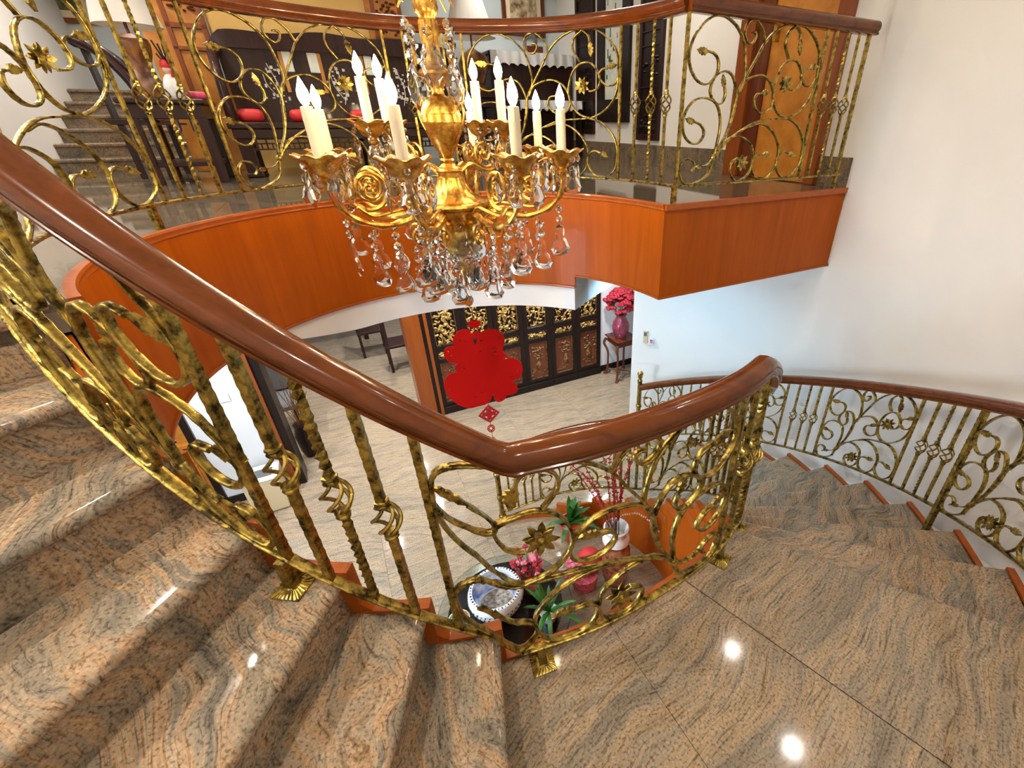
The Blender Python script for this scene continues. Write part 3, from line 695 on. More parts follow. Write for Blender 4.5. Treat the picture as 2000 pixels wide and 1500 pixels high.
def spiral(ang, r, z, R0, turns=1.6, dirn=1, off=0.0, start=0.0):
    pts = []
    for i in range(40):
        t = i/39.0; rr = R0*(1-.80*t); a = start+dirn*2*math.pi*turns*t; pts.append(rad(ang, r+rr*math.cos(a), z+rr*math.sin(a), off))
    return pts
ARMS = [(-135, .50, -.105, .155), (180, .50, -.105, .155), (135, .50, -.105, .155), (90, .50, -.105, .155), (45, .50, -.105, .155), (0, .49, -.105, .155), (-45, .50, -.105, .155), (-90, .50, -.105, .155)]
for ang, r, zc, hc in ARMS:
    pts = spline([rad(ang, .11, -.36), rad(ang, .17, -.345), rad(ang, .24, -.362), rad(ang, .33, -.365), rad(ang, .42, -.335), rad(ang, .475, -.28), rad(ang, r, -.22), rad(ang, r, -.185)], .012)
    mb = MB().tube(pts, lambda t: .0145+.003*math.cos(t*38)-.003*t, 8)
    arm = mb.build('arm', 'gilt', ch)
    sm = MB(); sm.tube(spiral(ang, .355, -.225, .078, 1.7, -1, 0, -1.2), lambda t: .0095-.003*t, 6); sm.tube(spiral(ang, .355, -.225, .055, 1.2, 1, .006, .8), .006, 6)
    for j in range(8):
        a = 2*math.pi*j/8; sm.sphere(rad(ang, .355+.024*math.cos(a), -.225+.024*math.sin(a)), .009, 6, 5)
    sm.sphere(rad(ang, .355, -.225), .012, 8, 6)
    sm.tube(spline([rad(ang, .415, -.285), rad(ang, .36, -.325), rad(ang, .28, -.318), rad(ang, .2, -.31), rad(ang, .15, -.335)], .012), .0065, 6)
    sm.tube(spline([rad(ang, .44, -.22), rad(ang, .46, -.16), rad(ang, .43, -.13), rad(ang, .39, -.145)], .01), lambda t: .007*(1-.5*t), 6)
    sm.build('scroll_ornament', 'gilt', arm)
    lo = MB(); lo.tube(spiral(ang, .185, -.425, .05, 1.5, 1, 0, 1.6), lambda t: .009-.004*t, 6); lo.sphere(rad(ang, .185, -.425), .016, 8, 6); lo.box(rad(ang, .122, -.395), (.03, .03, .018), R(ang))
    lo.build('lower_scroll', 'gilt', arm)
    c = rad(ang, r, zc); cup_mb(c).build('drip_cup', 'gilt', arm); candle_mb((c.x, c.y, c.z-.002), hc).build('candle', 'candle', arm); bulb_mb((c.x, c.y, c.z+hc), 1.0).build('bulb', 'bulb', arm)
for ang, r in ((150, .34), (168, .34), (76, .33), (52, .33)):
    pts = spline([rad(ang, .05, -.19), rad(ang, .12, -.16), rad(ang, .2, -.19), rad(ang, .28, -.175), rad(ang, r, -.12), rad(ang, r, -.07)], .012)
    arm = MB().tube(pts, lambda t: .010-.002*t, 8).build('upper_arm', 'gilt', ch)
    sm = MB(); sm.tube(spiral(ang, .2, -.12, .06, 1.6, -1, 0, -1.0), lambda t: .007-.003*t, 6); sm.sphere(rad(ang, .2, -.12), .014, 8, 6); sm.build('scroll_ornament', 'gilt', arm)
    c = rad(ang, r, .002); cup_mb(c, .92).build('drip_cup', 'gilt', arm); candle_mb((c.x, c.y, c.z-.002), .165).build('candle', 'candle', arm); bulb_mb((c.x, c.y, c.z+.165), 1.0).build('bulb', 'bulb', arm)
# crystals
PEAR = table([(0, .004), (.06, .010), (.14, .0135), (.22, .0145), (.32, .012), (.40, .0125), (.5, .019), (.62, .0255), (.74, .028), (.86, .026), (.94, .020), (1, .012)])
def pendant_mesh(nb, kind):
    mb = MB(); z = -.012
    for i in range(nb):
        rr = .0105; rings = []
        for zz, k in ((rr*1.05, .12), (rr*.5, .85), (0, 1.0), (-rr*.5, .85), (-rr*1.05, .12)):
            rings.append([(rr*k*math.cos(2*math.pi*j/8), rr*.72*k*math.sin(2*math.pi*j/8), z-rr+zz) for j in range(8)])
        mb.loft(rings); z -= 2*rr+.005
    out = []; n = 36
    for j in range(n):
        a = 2*math.pi*j/n; t = (1-math.cos(a))/2     # 0 top .. 1 bottom
        if kind == 'pear': w = PEAR(t)
        else: w = .006+.017*math.sin(math.pi*min(1, t*1.02))**.8
        w *= 1+.07*math.cos(a*12); ln = .088 if kind == 'pear' else .085
        out.append((math.copysign(w, math.sin(a))*min(1, abs(math.sin(a))*2.6), -ln*t))
    cen = -.056 if kind == 'pear' else -.045
    def ring(k, y): return [(x*k, y, z+cen+(zz-cen)*k) for x, zz in out]
    mb.loft([ring(.62, .0055), ring(.8, .0035), ring(1, 0), ring(.8, -.0035), ring(.62, -.0055)])
    return mb.mesh('crystal_pendant', 'glass', 15)
PEND = {(nb, kd): pendant_mesh(nb, kd) for nb in (1, 2, 3, 5) for kd in ('pear', 'drop')}
fang0 = math.atan2(-KX, KY)
def pend(ang, r, z, nb, kd='pear', rot=None, tilt=0.0, o=0.0, k=1.0):
    rot = fang0+random.choice((random.uniform(-.5, .5), random.uniform(-.5, .5), random.uniform(.7, 2.2))) if rot is None else rot
    inst(PEND[(nb, kd)], 'crystal_pendant', Matrix.Translation(rad(ang, r, z, o)) @ Matrix.Rotation(rot, 4, 'Z') @ Matrix.Rotation(tilt, 4, 'X') @ Matrix.Scale(k*1.62, 4), ch)
for ang, r, zc, hc in ARMS:
    for q in range(5):
        a = R(ang)+2*math.pi*q/5+.4; p = rad(ang, r, zc)+Vector((.074*math.cos(a), .074*math.sin(a), 0)); inst(PEND[(1, 'drop' if q % 2 else 'pear')], 'crystal_pendant', Matrix.Translation(p) @ Matrix.Rotation(a+1.2, 4, 'Z') @ Matrix.Scale(1.3, 4), ch)
    pend(ang, .47, -.30, 2); pend(ang, .385, -.365, 2); pend(ang, .29, -.375, 3 if ang % 90 else 2, 'pear'); pend(ang+9, .20, -.475, 2, 'pear'); pend(ang-12, .16, -.47, 1, 'drop')
    pend(ang+22, .112, -.345, 1, 'pear', R(ang+112))
for ang, r in ((150, .34), (168, .34), (76, .33), (52, .33)):
    for q in range(4):
        a = R(ang)+math.pi/2*q+.5; p = rad(ang, r, .002)+Vector((.068*math.cos(a), .068*math.sin(a), 0)); inst(PEND[(2 if q % 2 else 1, 'drop')], 'crystal_pendant', Matrix.Translation(p) @ Matrix.Rotation(a+1.2, 4, 'Z') @ Matrix.Scale(1.3, 4), ch)
for q in range(8): pend(q*45+10, .105 if q % 2 else .07, .355 if q % 2 else .335, 3 if q % 2 else 1, 'drop', R(q*45+100), 0, 0, 1.1)
for q in range(6): MB().tube(spline([rad(q*60, .02, .44), rad(q*60, .07, .42), rad(q*60, .105, .375)], .02), .0035, 6).build('crystal_hook', 'gilt', ch)
for q in range(7): pend(q*51+20, .085, -.50, 2 if q % 2 else 1, 'pear')
bb = MB(); bb.lathe([(.004, .05), (.012, .045), (.014, .035), (.006, .028), (.003, .02)], rad(0, 0, -.745), 10)
bb.lathe([(.001, .022), (.018, .010), (.026, -.006), (.0265, -.016), (.019, -.034), (.001, -.044)], rad(0, 0, -.755), 12); bb.build('crystal_ball', 'glass', ch, 12)

# ---- red felt good-luck ornament hanging from the chandelier
FU = [(-.108, -.985), (-.102, -.965), (-.09, -.941), (-.064, -.923), (-.036, -.919), (-.015, -.93), (-.008, -.948), (.008, -.938), (.026, -.937), (.036, -.951), (.049, -.941), (.069, -.934), (.093, -.932), (.125, -.943), (.151, -.97), (.157, -1.003), (.147, -1.034), (.142, -1.061), (.149, -1.084), (.161, -1.096), (.142, -1.107), (.147, -1.12), (.171, -1.115), (.206, -1.125), (.231, -1.152), (.239, -1.187), (.228, -1.227), (.205, -1.247), (.176, -1.254), (.193, -1.275), (.2, -1.306), (.193, -1.33), (.171, -1.344), (.134, -1.345), (.121, -1.367), (.094, -1.38), (.069, -1.37), (.063, -1.344), (.063, -1.326), (.052, -1.339), (.039, -1.365), (.011, -1.383), (-.031, -1.389), (-.077, -1.393), (-.114, -1.374), (-.154, -1.337), (-.181, -1.29), (-.19, -1.242), (-.185, -1.208), (-.162, -1.172), (-.132, -1.16), (-.108, -1.161), (-.117, -1.14), (-.114, -1.118), (-.097, -1.103), (-.123, -1.098), (-.148, -1.083), (-.161, -1.057), (-.159, -1.031), (-.146, -1.011), (-.122, -1.004), (-.106, -1.003)]
fang = math.atan2(-KX, KY)     # faces the stairs
FM = Matrix.Translation((KX, KY, CAMZ)) @ Matrix.Rotation(fang, 4, 'Z') @ Matrix.Rotation(math.pi/2, 4, 'X')
def cutout(name, loops, ext, mat, parent, smooth_loops=True, zoff=0.0):
    cu = bpy.data.curves.new(name, 'CURVE'); cu.dimensions = '2D'; cu.fill_mode = 'BOTH'; cu.extrude = ext
    for lp in loops:
        pts = [Vector((x, y, 0)) for x, y in lp]
        if smooth_loops:
            n = len(pts); sm = []
            for i in range(n):
                p0, p1, p2, p3 = pts[i-1], pts[i], pts[(i+1) % n], pts[(i+2) % n]
                for t in (0, .33, .66): sm.append(.5*((2*p1)+(p2-p0)*t+(2*p0-5*p1+4*p2-p3)*t*t+(3*p1-p0-3*p2+p3)*t**3))
            pts = sm
        s = cu.splines.new('POLY'); s.points.add(len(pts)-1)
        for q, p in zip(s.points, pts): q.co = (p.x, p.y, 0, 1)
        s.use_cyclic_u = True
    tmp = bpy.data.objects.new(name+'_tmp', cu); COL.objects.link(tmp)
    bpy.context.view_layer.update()
    me = bpy.data.meshes.new_from_object(tmp.evaluated_get(bpy.context.evaluated_depsgraph_get())); bpy.data.objects.remove(tmp); bpy.data.curves.remove(cu)
    me.materials.clear(); me.materials.append(M[mat]); me.name = name
    return inst(me, name, FM @ Matrix.Translation((0, 0, zoff)), parent)
fu = thing('hanging_luck_ornament', 'red felt good luck ornament hanging below the chandelier', 'ornament', (KX, KY, CAMZ-1.39))
def ell(cx, cy, rx, ry, n=8, rot=0.0): return [(cx+rx*math.cos(a)*math.cos(rot)-ry*math.sin(a)*math.sin(rot), cy+rx*math.cos(a)*math.sin(rot)+ry*math.sin(a)*math.cos(rot)) for a in [2*math.pi*i/n for i in range(n)]]
holes = [[(-.007, -.977), (.016, -.974), (.012, -.995), (.002, -1.014), (-.004, -.993)]]
for x, y, rx, ry, ro_ in ((.100, -1.065, .012, .005, .2), (.092, -1.04, .006, .003, .6), (.106, -1.045, .004, .007, .2), (.088, -1.085, .005, .002, .4), (.115, -1.09, .009, .003, -.4), (.155, -1.105, .009, .003, .9), (.165, -1.10, .003, .002, 0), (.208, -1.2, .002, .014, .1), (.128, -.985, .003, .009, .3), (-.13, -1.06, .012, .003, .3), (-.138, -1.03, .003, .008, .5), (-.088, -1.125, .013, .003, -.4), (-.075, -1.14, .011, .003, -.3), (-.07, -.975, .003, .009, .4), (-.045, -.985, .003, .007, -.3), (.01, -1.30, .015, .003, .4), (-.04, -1.325, .015, .0025, 0), (.02, -1.29, .008, .002, .5), (.1, -1.365, .004, .008, .2), (-.165, -1.26, .002, .012, .1), (.035, -.99, .008, .004, 0), (.024, -1.05, .010, .003, .8), (.17, -1.23, .008, .002, .5)):
    holes.append(ell(x, y, rx, ry, 8, ro_))
cutout('character_blob', [FU]+holes, .004, 'red', fu)
star = []
for i in range(16):
    a = math.pi*2*i/16; rr = .036 if i % 2 else .026; star.append((.013+rr*1.05*math.cos(a), -.895+rr*.75*math.sin(a)))
cutout('knot_flower', [star], .005, 'red', fu)
dia = [(.026, -1.390), (.055, -1.42), (.084, -1.450), (.054, -1.482), (.024, -1.512), (-.006, -1.486), (-.037, -1.455), (-.005, -1.42)]
dcx, dcy = .024, -1.451; dh = [ell(dcx+.026*math.cos(a), dcy+.026*math.sin(a), .010, .005, 8, a+1.57) for a in (.785, 2.356, 3.927, 5.498)]+[ell(dcx+.041*math.cos(a), dcy+.041*math.sin(a), .004, .006, 8, a) for a in (0, 1.571, 3.142, 4.712)]+[ell(dcx+.036*math.cos(a), dcy+.034*math.sin(a), .0035, .0035, 6) for a in (.45, 1.12, 2.0, 2.7, 3.6, 4.25, 5.15, 5.85)]
cutout('lattice_diamond', [dia]+dh, .003, 'darkred', fu, False)
cutout('coin_charm', [ell(.024, -1.553, .022, .026, 20), ell(.024, -1.553, .017, .021, 20)], .003, 'darkred', fu, False)
cutout('coin_charm', [[(.024, -1.532), (.041, -1.553), (.024, -1.574), (.007, -1.553)], [(.024, -1.539), (.035, -1.553), (.024, -1.567), (.013, -1.553)]], .0028, 'darkred', fu, False)
def fpt(x, y): return FM @ Vector((x, y, 0))
for cpts in ([(0, -.79), (.012, -.82), (.011, -.87), (.012, -.94)], [(.03, -1.36), (.026, -1.40)], [(.024, -1.51), (.024, -1.53)], [(.024, -1.577), (.027, -1.63)]): MB().tube([fpt(*q) for q in cpts], .002, 6).build('cord', 'stringr' if cpts[0][0] == 0 else 'darkred', fu)

# ================================================================== GALLERY FURNITURE
def nb_part(root, name, mat, *boxes, bev=.004, sm=False):
    mb = MB()
    for bx in boxes: mb.nbox(*bx, bev)
    return mb.build(name, mat, root, sm)
G = GZ
# door in the gallery wall
dr = struct(thing('door_1', 'burl wood door in the white gallery wall beside the railing end', 'door', ND(2.86, .7, G)))
nb_part(dr, 'door_leaf', 'doorwood', (2.845, 2.875, .35, .95, G+.005, G+2.1))
nb_part(dr, 'door_frame', 'jambwood', (2.81, 2.879, .27, .36, G, G+2.2), (2.80, 2.879, .36, 1.2, G+2.1, G+2.2))
nb_part(dr, 'door_frame', 'jambwood', (2.80, 2.879, 1.08, 1.24, G, G+2.2))
nb_part(dr, 'door_reveal', 'redwood', (2.83, 2.879, .93, 1.08, G, G+2.1))
nb_part(dr, 'door_handle', 'brass', (2.80, 2.846, .86, .89, G+.95, G+1.1))
# carved wall panels
def carved_panel(b0, b1, z0, z1, label):
    t = thing('carved_wall_panel', label, 'wall panel', ND(2.86, (b0+b1)/2, z0), 0, 'dark carved panels on the gallery wall')
    nb_part(t, 'frame', 'darkwood', (2.845, 2.879, b0, b0+.05, z0, z1), (2.845, 2.879, b1-.05, b1, z0, z1), (2.845, 2.879, b0+.05, b1-.05, z0, z0+.06), (2.845, 2.879, b0+.05, b1-.05, z1-.06, z1))
    nb_part(t, 'board', 'blackwood', (2.862, 2.879, b0+.05, b1-.05, z0+.06, z1-.06))
    n = 7; zz = z0+.08
    for i in range(n):
        hh = (z1-z0-.16)/n
        if i % 2: nb_part(t, 'cross_rail', 'darkwood', (2.85, 2.865, b0+.05, b1-.05, zz+.05, zz+.065), (2.85, 2.865, b0+.05, b1-.05, zz+hh-.07, zz+hh-.055))
        else:
            mb = MB()
            for q in range(16): mb.sphere(ND(2.862, random.uniform(b0+.08, b1-.08), zz+random.uniform(.03, hh-.03)), random.uniform(.015, .03), 6, 4, (1, 1, .6))
            mb.build('relief', 'blackwood', t)['kind'] = 'stuff'
        zz += hh
    return t
carved_panel(3.8, 4.27, G+.285, G+2.1, 'dark carved wood panel nearest the piano on the gallery wall')
carved_panel(2.36, 2.78, G+.245, G+2.1, 'dark carved wood panel on the gallery wall nearest the door')
t = thing('framed_painting', 'tall framed floral painting between the two carved wall panels', 'painting', ND(2.86, 3.33, G+.41))
nb_part(t, 'frame', 'blackwood', (2.84, 2.879, 2.97, 3.13, G+.42, G+2.1), (2.84, 2.879, 3.52, 3.69, G+.42, G+2.1), (2.84, 2.879, 3.13, 3.52, G+.42, G+.66))
cv = nb_part(t, 'canvas', 'paper', (2.858, 2.879, 3.13, 3.52, G+.66, G+2.1))
mb = MB()
for q in range(26): mb.box(ND(2.857, random.uniform(3.16, 3.49), G+random.uniform(.72, 1.9)), (.003, random.uniform(.01, .05), random.uniform(.03, .09)), ROTN)
mb.build('painted_leaf', 'leaf', t, False)['kind'] = 'stuff'
mb = MB()
for q in range(12):
    c = ND(2.857, random.uniform(3.18, 3.47), G+random.uniform(.8, 1.9)); mb.sphere(c, .03, 8, 5, (.15, .8, 1))
mb.build('painted_blossom', 'pinkflower', t)['kind'] = 'stuff'
# upright piano with lace covers
t = thing('upright_piano', 'dark upright piano in the far gallery corner', 'piano', ND(2.36, 4.5, G))
nb_part(t, 'case', 'darkwood', (1.72, 2.86, 4.42, 4.84, G, G+1.15), bev=.01)
nb_part(t, 'lid', 'darkwood', (1.70, 2.87, 4.38, 4.85, G+1.15, G+1.185), bev=.008)
nb_part(t, 'keyboard_shelf', 'blackwood', (1.72, 2.86, 4.08, 4.42, G+.56, G+.66), bev=.01)
for a in (1.75, 2.78): nb_part(t, 'leg', 'blackwood', (a, a+.06, 4.1, 4.18, G, G+.56))
def lace(name, a0, a1, b0, b1, z, drop, label):
    mb = MB(); n = 30
    mb.nbox(a0, a1, b0, b1, z, z+.004); rings = []
    for i in range(n+1):
        a = lerp(a0, a1, i/n); w = .012*math.sin(i*1.9); e = drop+.018*math.cos(i*math.pi/1.5)
        rings.append([ND(a, b0-.012+w, z+.004), ND(a, b0-.017+w, z+.004), ND(a, b0-.022+1.6*w, z-e*.6), ND(a, b0-.020+2*w, z-e), ND(a, b0-.014+2*w, z-e)])
    mb.loft(rings); return tag(mb.build(name, 'lace', None, 60), label, 'lace cloth')
lace('lace_runner', 1.72, 2.86, 4.38, 4.84, G+1.187, .13, 'white lace runner draped over the top of the dark piano')
lace('lace_keyboard_cover', 1.95, 2.84, 4.08, 4.40, G+.662, .10, 'white lace cover over the keyboard of the dark piano')
t = thing('statuette', 'small dark statuette on a plinth on the piano top', 'statuette', ND(2.37, 4.52, G+1.192))
MB().nbox(2.25, 2.47, 4.46, 4.58, G+1.192, G+1.27, .006).build('plinth', 'redwood', t, False)
c = ND(2.36, 4.52, G+1.27)
mb = MB(); mb.tube(spline([c, c+Vector((.03, 0, .07)), c+Vector((-.02, 0, .14)), c+Vector((.01, 0, .2))], .02), lambda q: .035*(1-.55*q), 8); mb.sphere(c+Vector((.01, 0, .23)), .028, 8, 6); mb.tube([c+Vector((0, 0, .13)), c+Vector((.09, 0, .12)), c+Vector((.11, 0, .19))], .012, 6); mb.tube([c+Vector((-.01, 0, .12)), c+Vector((-.09, 0, .07)), c+Vector((-.1, 0, .0))], .012, 6); mb.build('figure', 'grey', t)
def framed(name, label, a0, a1, b, z0, z1, fm, pm, fw=.05):
    t = thing(name, label, 'picture', ND((a0+a1)/2, b, z0))
    nb_part(t, 'frame', fm, (a0, a0+fw, b-.035, b-.001, z0, z1), (a1-fw, a1, b-.035, b-.001, z0, z1), (a0+fw, a1-fw, b-.035, b-.001, z0, z0+fw), (a0+fw, a1-fw, b-.035, b-.001, z1-fw, z1))
    nb_part(t, 'mount', 'candle', (a0+fw, a1-fw, b-.02, b-.001, z0+fw, z1-fw))
    nb_part(t, 'picture', pm, (a0+fw+.06, a1-fw-.06, b-.026, b-.018, z0+fw+.07, z1-fw-.07)); return t
framed('framed_picture', 'brown framed picture on the pale wall above the piano', 2.09, 2.68, 4.86, G+1.41, G+2.0, 'redwood', 'picture')
framed('framed_picture', 'dark framed picture on the pale blue wall above the far stairs', -2.95, -2.29, 6.6, G+1.42, G+2.05, 'jambwood', 'darkpicture')
def shade(c, r0, r1, h, root):
    mb = MB(); mb.lathe([(r0, 0), (r1, h), (r1-.008, h), (r0-.008, 0), (r0, 0)], c, 28, None, False); return mb.build('lamp_shade', 'shade', root, 40)
# lamp beside the piano
t = thing('table_lamp', 'table lamp with broad cream shade between sofa and piano', 'lamp', ND(1.5, 4.35, G+.72))
c = ND(1.5, 4.35, G+.72)
mb = MB(); mb.lathe([(.11, 0), (.13, .04), (.10, .10), (.16, .22), (.19, .32), (.14, .40), (.06, .44), (.02, .47)], c, 16, lambda a, z: 1+.10*math.sin(3*a+z*20)); mb.build('lamp_base', 'bronze', t)
MB().tube([c+Vector((0, 0, .46)), c+Vector((0, 0, .68))], .012, 8).build('lamp_stem', 'redwood', t); shade(c+Vector((0, 0, .57)), .29, .17, .36, t)
t = thing('lamp_table', 'dark wood side table under the lamp beside the piano', 'table', ND(1.45, 4.35, G))
nb_part(t, 'table_top', 'darkwood', (1.2, 1.68, 4.1, 4.6, G+.68, G+.72)); nb_part(t, 'apron', 'darkwood', (1.23, 1.65, 4.13, 4.57, G+.58, G+.68))
for a in (1.23, 1.61):
    for b in (4.13, 4.53): nb_part(t, 'leg', 'darkwood', (a, a+.04, b, b+.04, G, G+.58))
# partition columns with carved lattice heads
for i, (a0, a1, lab) in enumerate(((-1.50, -1.03, 'carved wood column behind the side table at the sofa left end'), (.34, .68, 'carved wood column behind the sofa right half'))):
    t = thing('carved_column', lab, 'column', ND((a0+a1)/2, 4.0, G), 0, 'carved columns flanking the ochre wall')
    nb_part(t, 'post', 'doorwood', (a0, a1, 3.97, 4.09, G, TOPZ-.01))
    am = a1-.29
    nb_part(t, 'frame', 'jambwood', (am, am+.035, 3.95, 3.97, G+.2, G+2.1), (a1-.035, a1, 3.95, 3.97, G+.2, G+2.1), (am, a1, 3.95, 3.97, G+1.14, G+1.18), (am, a1, 3.95, 3.97, G+.98, G+1.01))
    mb = MB()
    for q in range(70): mb.sphere(ND(random.uniform(am+.05, a1-.05), 3.962, G+random.uniform(1.2, 1.95)), random.uniform(.012, .022), 6, 4, (1, 1, .7))
    mb.build('lattice_carving', 'redwood', t)['kind'] = 'stuff'
# rosewood sofa
t = thing('rosewood_sofa', 'long dark rosewood sofa with inlaid back on the gallery', 'sofa', ND(0, 3.3, G))
crest = []
for i in range(41):
    a = lerp(-1.03, 1.08, i/40.0); u = (a+1.03)/2.11
    zt = 1.10+.03*math.sin(u*math.pi)+.012*math.sin(u*math.pi*6)-.10*max(0, (abs(u-.5)-.44)/.06)**2
    crest.append([ND(a, 3.53, G+.98), ND(a, 3.63, G+.98), ND(a, 3.655, G+zt-.02), ND(a, 3.62, G+zt), ND(a, 3.555, G+zt-.01)])
MB().loft(crest).build('crest_rail', 'darkwood', t, 50)
nb_part(t, 'back_panel', 'darkwood', (-.98, 1.02, 3.56, 3.60, G+.42, G+.99))
nb_part(t, 'seat', 'darkwood', (-1.03, 1.08, 2.98, 3.60, G+.37, G+.42), bev=.008)
nb_part(t, 'seat_rail', 'darkwood', (-1.01, 1.06, 2.99, 3.03, G+.30, G+.37))
ap = MB()
for i in range(24):
    a = -.96+1.92*i/24; ap.nbox(a, a+.08, 3.0, 3.02, G+.29, G+.302); ap.nbox(a, a+.08, 3.0, 3.02, G+.255, G+.265); ap.nbox(a+.0, a+.012, 3.0, 3.02, G+.22, G+.30)
    ap.nbox(a, a+.08, 3.0, 3.02, G+.212, G+.222); ap.nbox(a+.04, a+.05, 3.0, 3.02, G+.222, G+.256)
ap.build('fretwork_apron', 'darkwood', t, False)
for a in (-1.0, -.02, .95):
    for b in (3.0, 3.5): nb_part(t, 'leg', 'darkwood', (a, a+.10, b, b+.08, G, G+.31), (a-.01, a+.11, b-.01, b+.09, G+.0, G+.04), bev=.01)
for sg in (-1, 1):
    pts = spline([ND(sg*.98, 3.56, G+.98), ND(sg*1.0, 3.42, G+.92), ND(sg*.99, 3.22, G+.80), ND(sg*.98, 3.08, G+.72), ND(sg*.98, 3.04, G+.55), ND(sg*.98, 3.06, G+.42)], .04)
    MB().tube(pts, lambda q: .045-.012*math.sin(q*3), 10).build('arm', 'darkwood', t)
    nb_part(t, 'arm_panel', 'doorwood' if sg < 0 else 'darkwood', (sg*.98-.015, sg*.98+.015, 3.12, 3.5, G+.42, G+.74))
for a in (-.62, -.07, .48, .8):
    mb = MB()
    for q in range(26):
        x, z = random.gauss(0, .055), random.uniform(-.16, .16); c = ND(a+x*.8+.3*z*math.sin(a*9), 3.556, G+.74+z); mb.box(c, (random.uniform(.008, .03), .004, random.uniform(.006, .03)), ROTN)
    mb.tube(spline([ND(a, 3.556, G+.57), ND(a+.03, 3.556, G+.70), ND(a-.02, 3.556, G+.88)], .02), .004, 5); mb.tube(spline([ND(a, 3.556, G+.62), ND(a-.06, 3.556, G+.72), ND(a-.07, 3.556, G+.80)], .02), .003, 5)
    mb.build('pearl_inlay', 'mother', t, False)['kind'] = 'stuff'
for a0, w in ((-.50, .07), (-.30, .08), (.18, .07)): nb_part(t, 'reflection_plaque', 'paper', (a0, a0+w, 3.552, 3.562, G+.82, G+.975))  # pale plaques standing in for reflections in the glossy sofa back
for a0, w in ((-.53, .03), (-.22, .03), (.14, .03)): nb_part(t, 'reflection_strip', 'doorwood', (a0, a0+w, 3.553, 3.562, G+.66, G+.975))  # orange strips of the same built-in reflections
def cushion(a, b, z, sx, sy, sz, mat, label, group=None, name='cushion'):
    mb = MB(); rings = []
    for i in range(9):
        th = math.pi*i/8; zz = -math.cos(th)*sz; k = max(.05, math.sin(th))**.35; ring = []
        for j in range(24):
            p = 2*math.pi*j/24; cc, ss = math.cos(p), math.sin(p); e = (abs(cc)**4+abs(ss)**4)**-.25
            ring.append(ND(a+sx*cc*e*k, b+sy*ss*e*k, z+sz+zz))
        rings.append(ring)
    return tag(mb.loft(rings).build(name, mat, None, 60, origin=ND(a, b, z)), label, 'cushion', group)
cushion(-.86, 3.2, G+.42, .10, .10, .05, 'cushion', 'red cushion at the sofa end by the side table', 'red sofa cushions')
cushion(-.47, 3.2, G+.42, .10, .10, .05, 'cushion', 'red cushion in the left middle of the sofa', 'red sofa cushions')
cushion(.02, 3.2, G+.42, .10, .10, .05, 'cushion', 'red cushion near the sofa middle behind the chandelier candles', 'red sofa cushions')
cushion(.85, 3.2, G+.42, .11, .10, .05, 'pink', 'pink cushion at the right end of the sofa', 'red sofa cushions')
# side table with the sculpted lamp
t = thing('side_table', 'dark rosewood side table left of the sofa on the gallery', 'table', ND(-1.33, 2.98, G))
nb_part(t, 'table_top', 'darkwood', (-1.60, -1.09, 2.68, 3.28, G+.535, G+.57), bev=.008)
nb_part(t, 'apron', 'darkwood', (-1.57, -1.12, 2.71, 3.25, G+.44, G+.535)); nb_part(t, 'shelf', 'darkwood', (-1.56, -1.13, 2.72, 3.24, G+.12, G+.15))
for a in (-1.58, -1.17):
    for b in (2.70, 3.20): nb_part(t, 'leg', 'darkwood', (a, a+.06, b, b+.06, G, G+.45))
fr = MB()
for i in range(5): fr.nbox(-1.52+.075*i, -1.47+.075*i, 2.70, 2.715, G+.40, G+.415); fr.nbox(-1.52+.075*i, -1.51+.075*i, 2.70, 2.715, G+.36, G+.44)
fr.build('fretwork', 'darkwood', t, False)
t = thing('table_lamp', 'table lamp with white shade and bronze rock base on the side table', 'lamp', ND(-1.42, 3.0, G+.571)); c = ND(-1.42, 3.0, G+.571)
mb = MB(); rings = []
for i in range(15):
    q = i/14.0; ring = []
    for j in range(16):
        a = 2*math.pi*j/16; rr = (.085+.02*math.sin(q*9)+.015*math.sin(3*a+q*8)-.02*q)*(1 if q < .95 else .5); ring.append(c+Vector((rr*math.cos(a), rr*math.sin(a), .40*q)))
    rings.append(ring)
mb.loft(rings); mb.build('rock_base', 'bronze', t, 30)
MB().tube([c+Vector((0, 0, .39)), c+Vector((0, 0, .60))], .010, 8).build('lamp_stem', 'redwood', t); shade(c+Vector((.02, 0, .445)), .20, .14, .26, t)
t = thing('figurine', 'small robed ivory figurine beside the bronze lamp base', 'figurine', ND(-1.26, 2.86, G+.571)); c = ND(-1.26, 2.86, G+.571)
MB().lathe([(.045, 0), (.062, .03), (.055, .09), (.04, .13), (.022, .155)], c, 12, lambda a, z: 1+.08*math.cos(5*a)).build('robe', 'porcelain', t)
mb = MB(); mb.sphere(c+Vector((0, 0, .185)), .028, 10, 8); mb.build('head', 'skin', t)
mb = MB(); mb.lathe([(.03, .195), (.034, .21), (.026, .235), (.008, .25)], c, 10); mb.tube([c+Vector((.03, -.01, .14)), c+Vector((.06, -.02, .19)), c+Vector((.05, -.02, .26))], .010, 6); mb.build('headdress', 'cushion', t)
mb = MB()
for q in range(9): mb.tube([c+Vector((.02, 0, .2)), c+Vector((random.uniform(-.06, .08), random.uniform(-.02, .02), random.uniform(.25, .36)))], .006, 5)
mb.build('plume', 'darkwood', t)
cushion(-1.19, 3.08, G+.571, .10, .07, .03, 'pink', 'small pink satin cushion on the dark side table', None, 'satin_cushion')
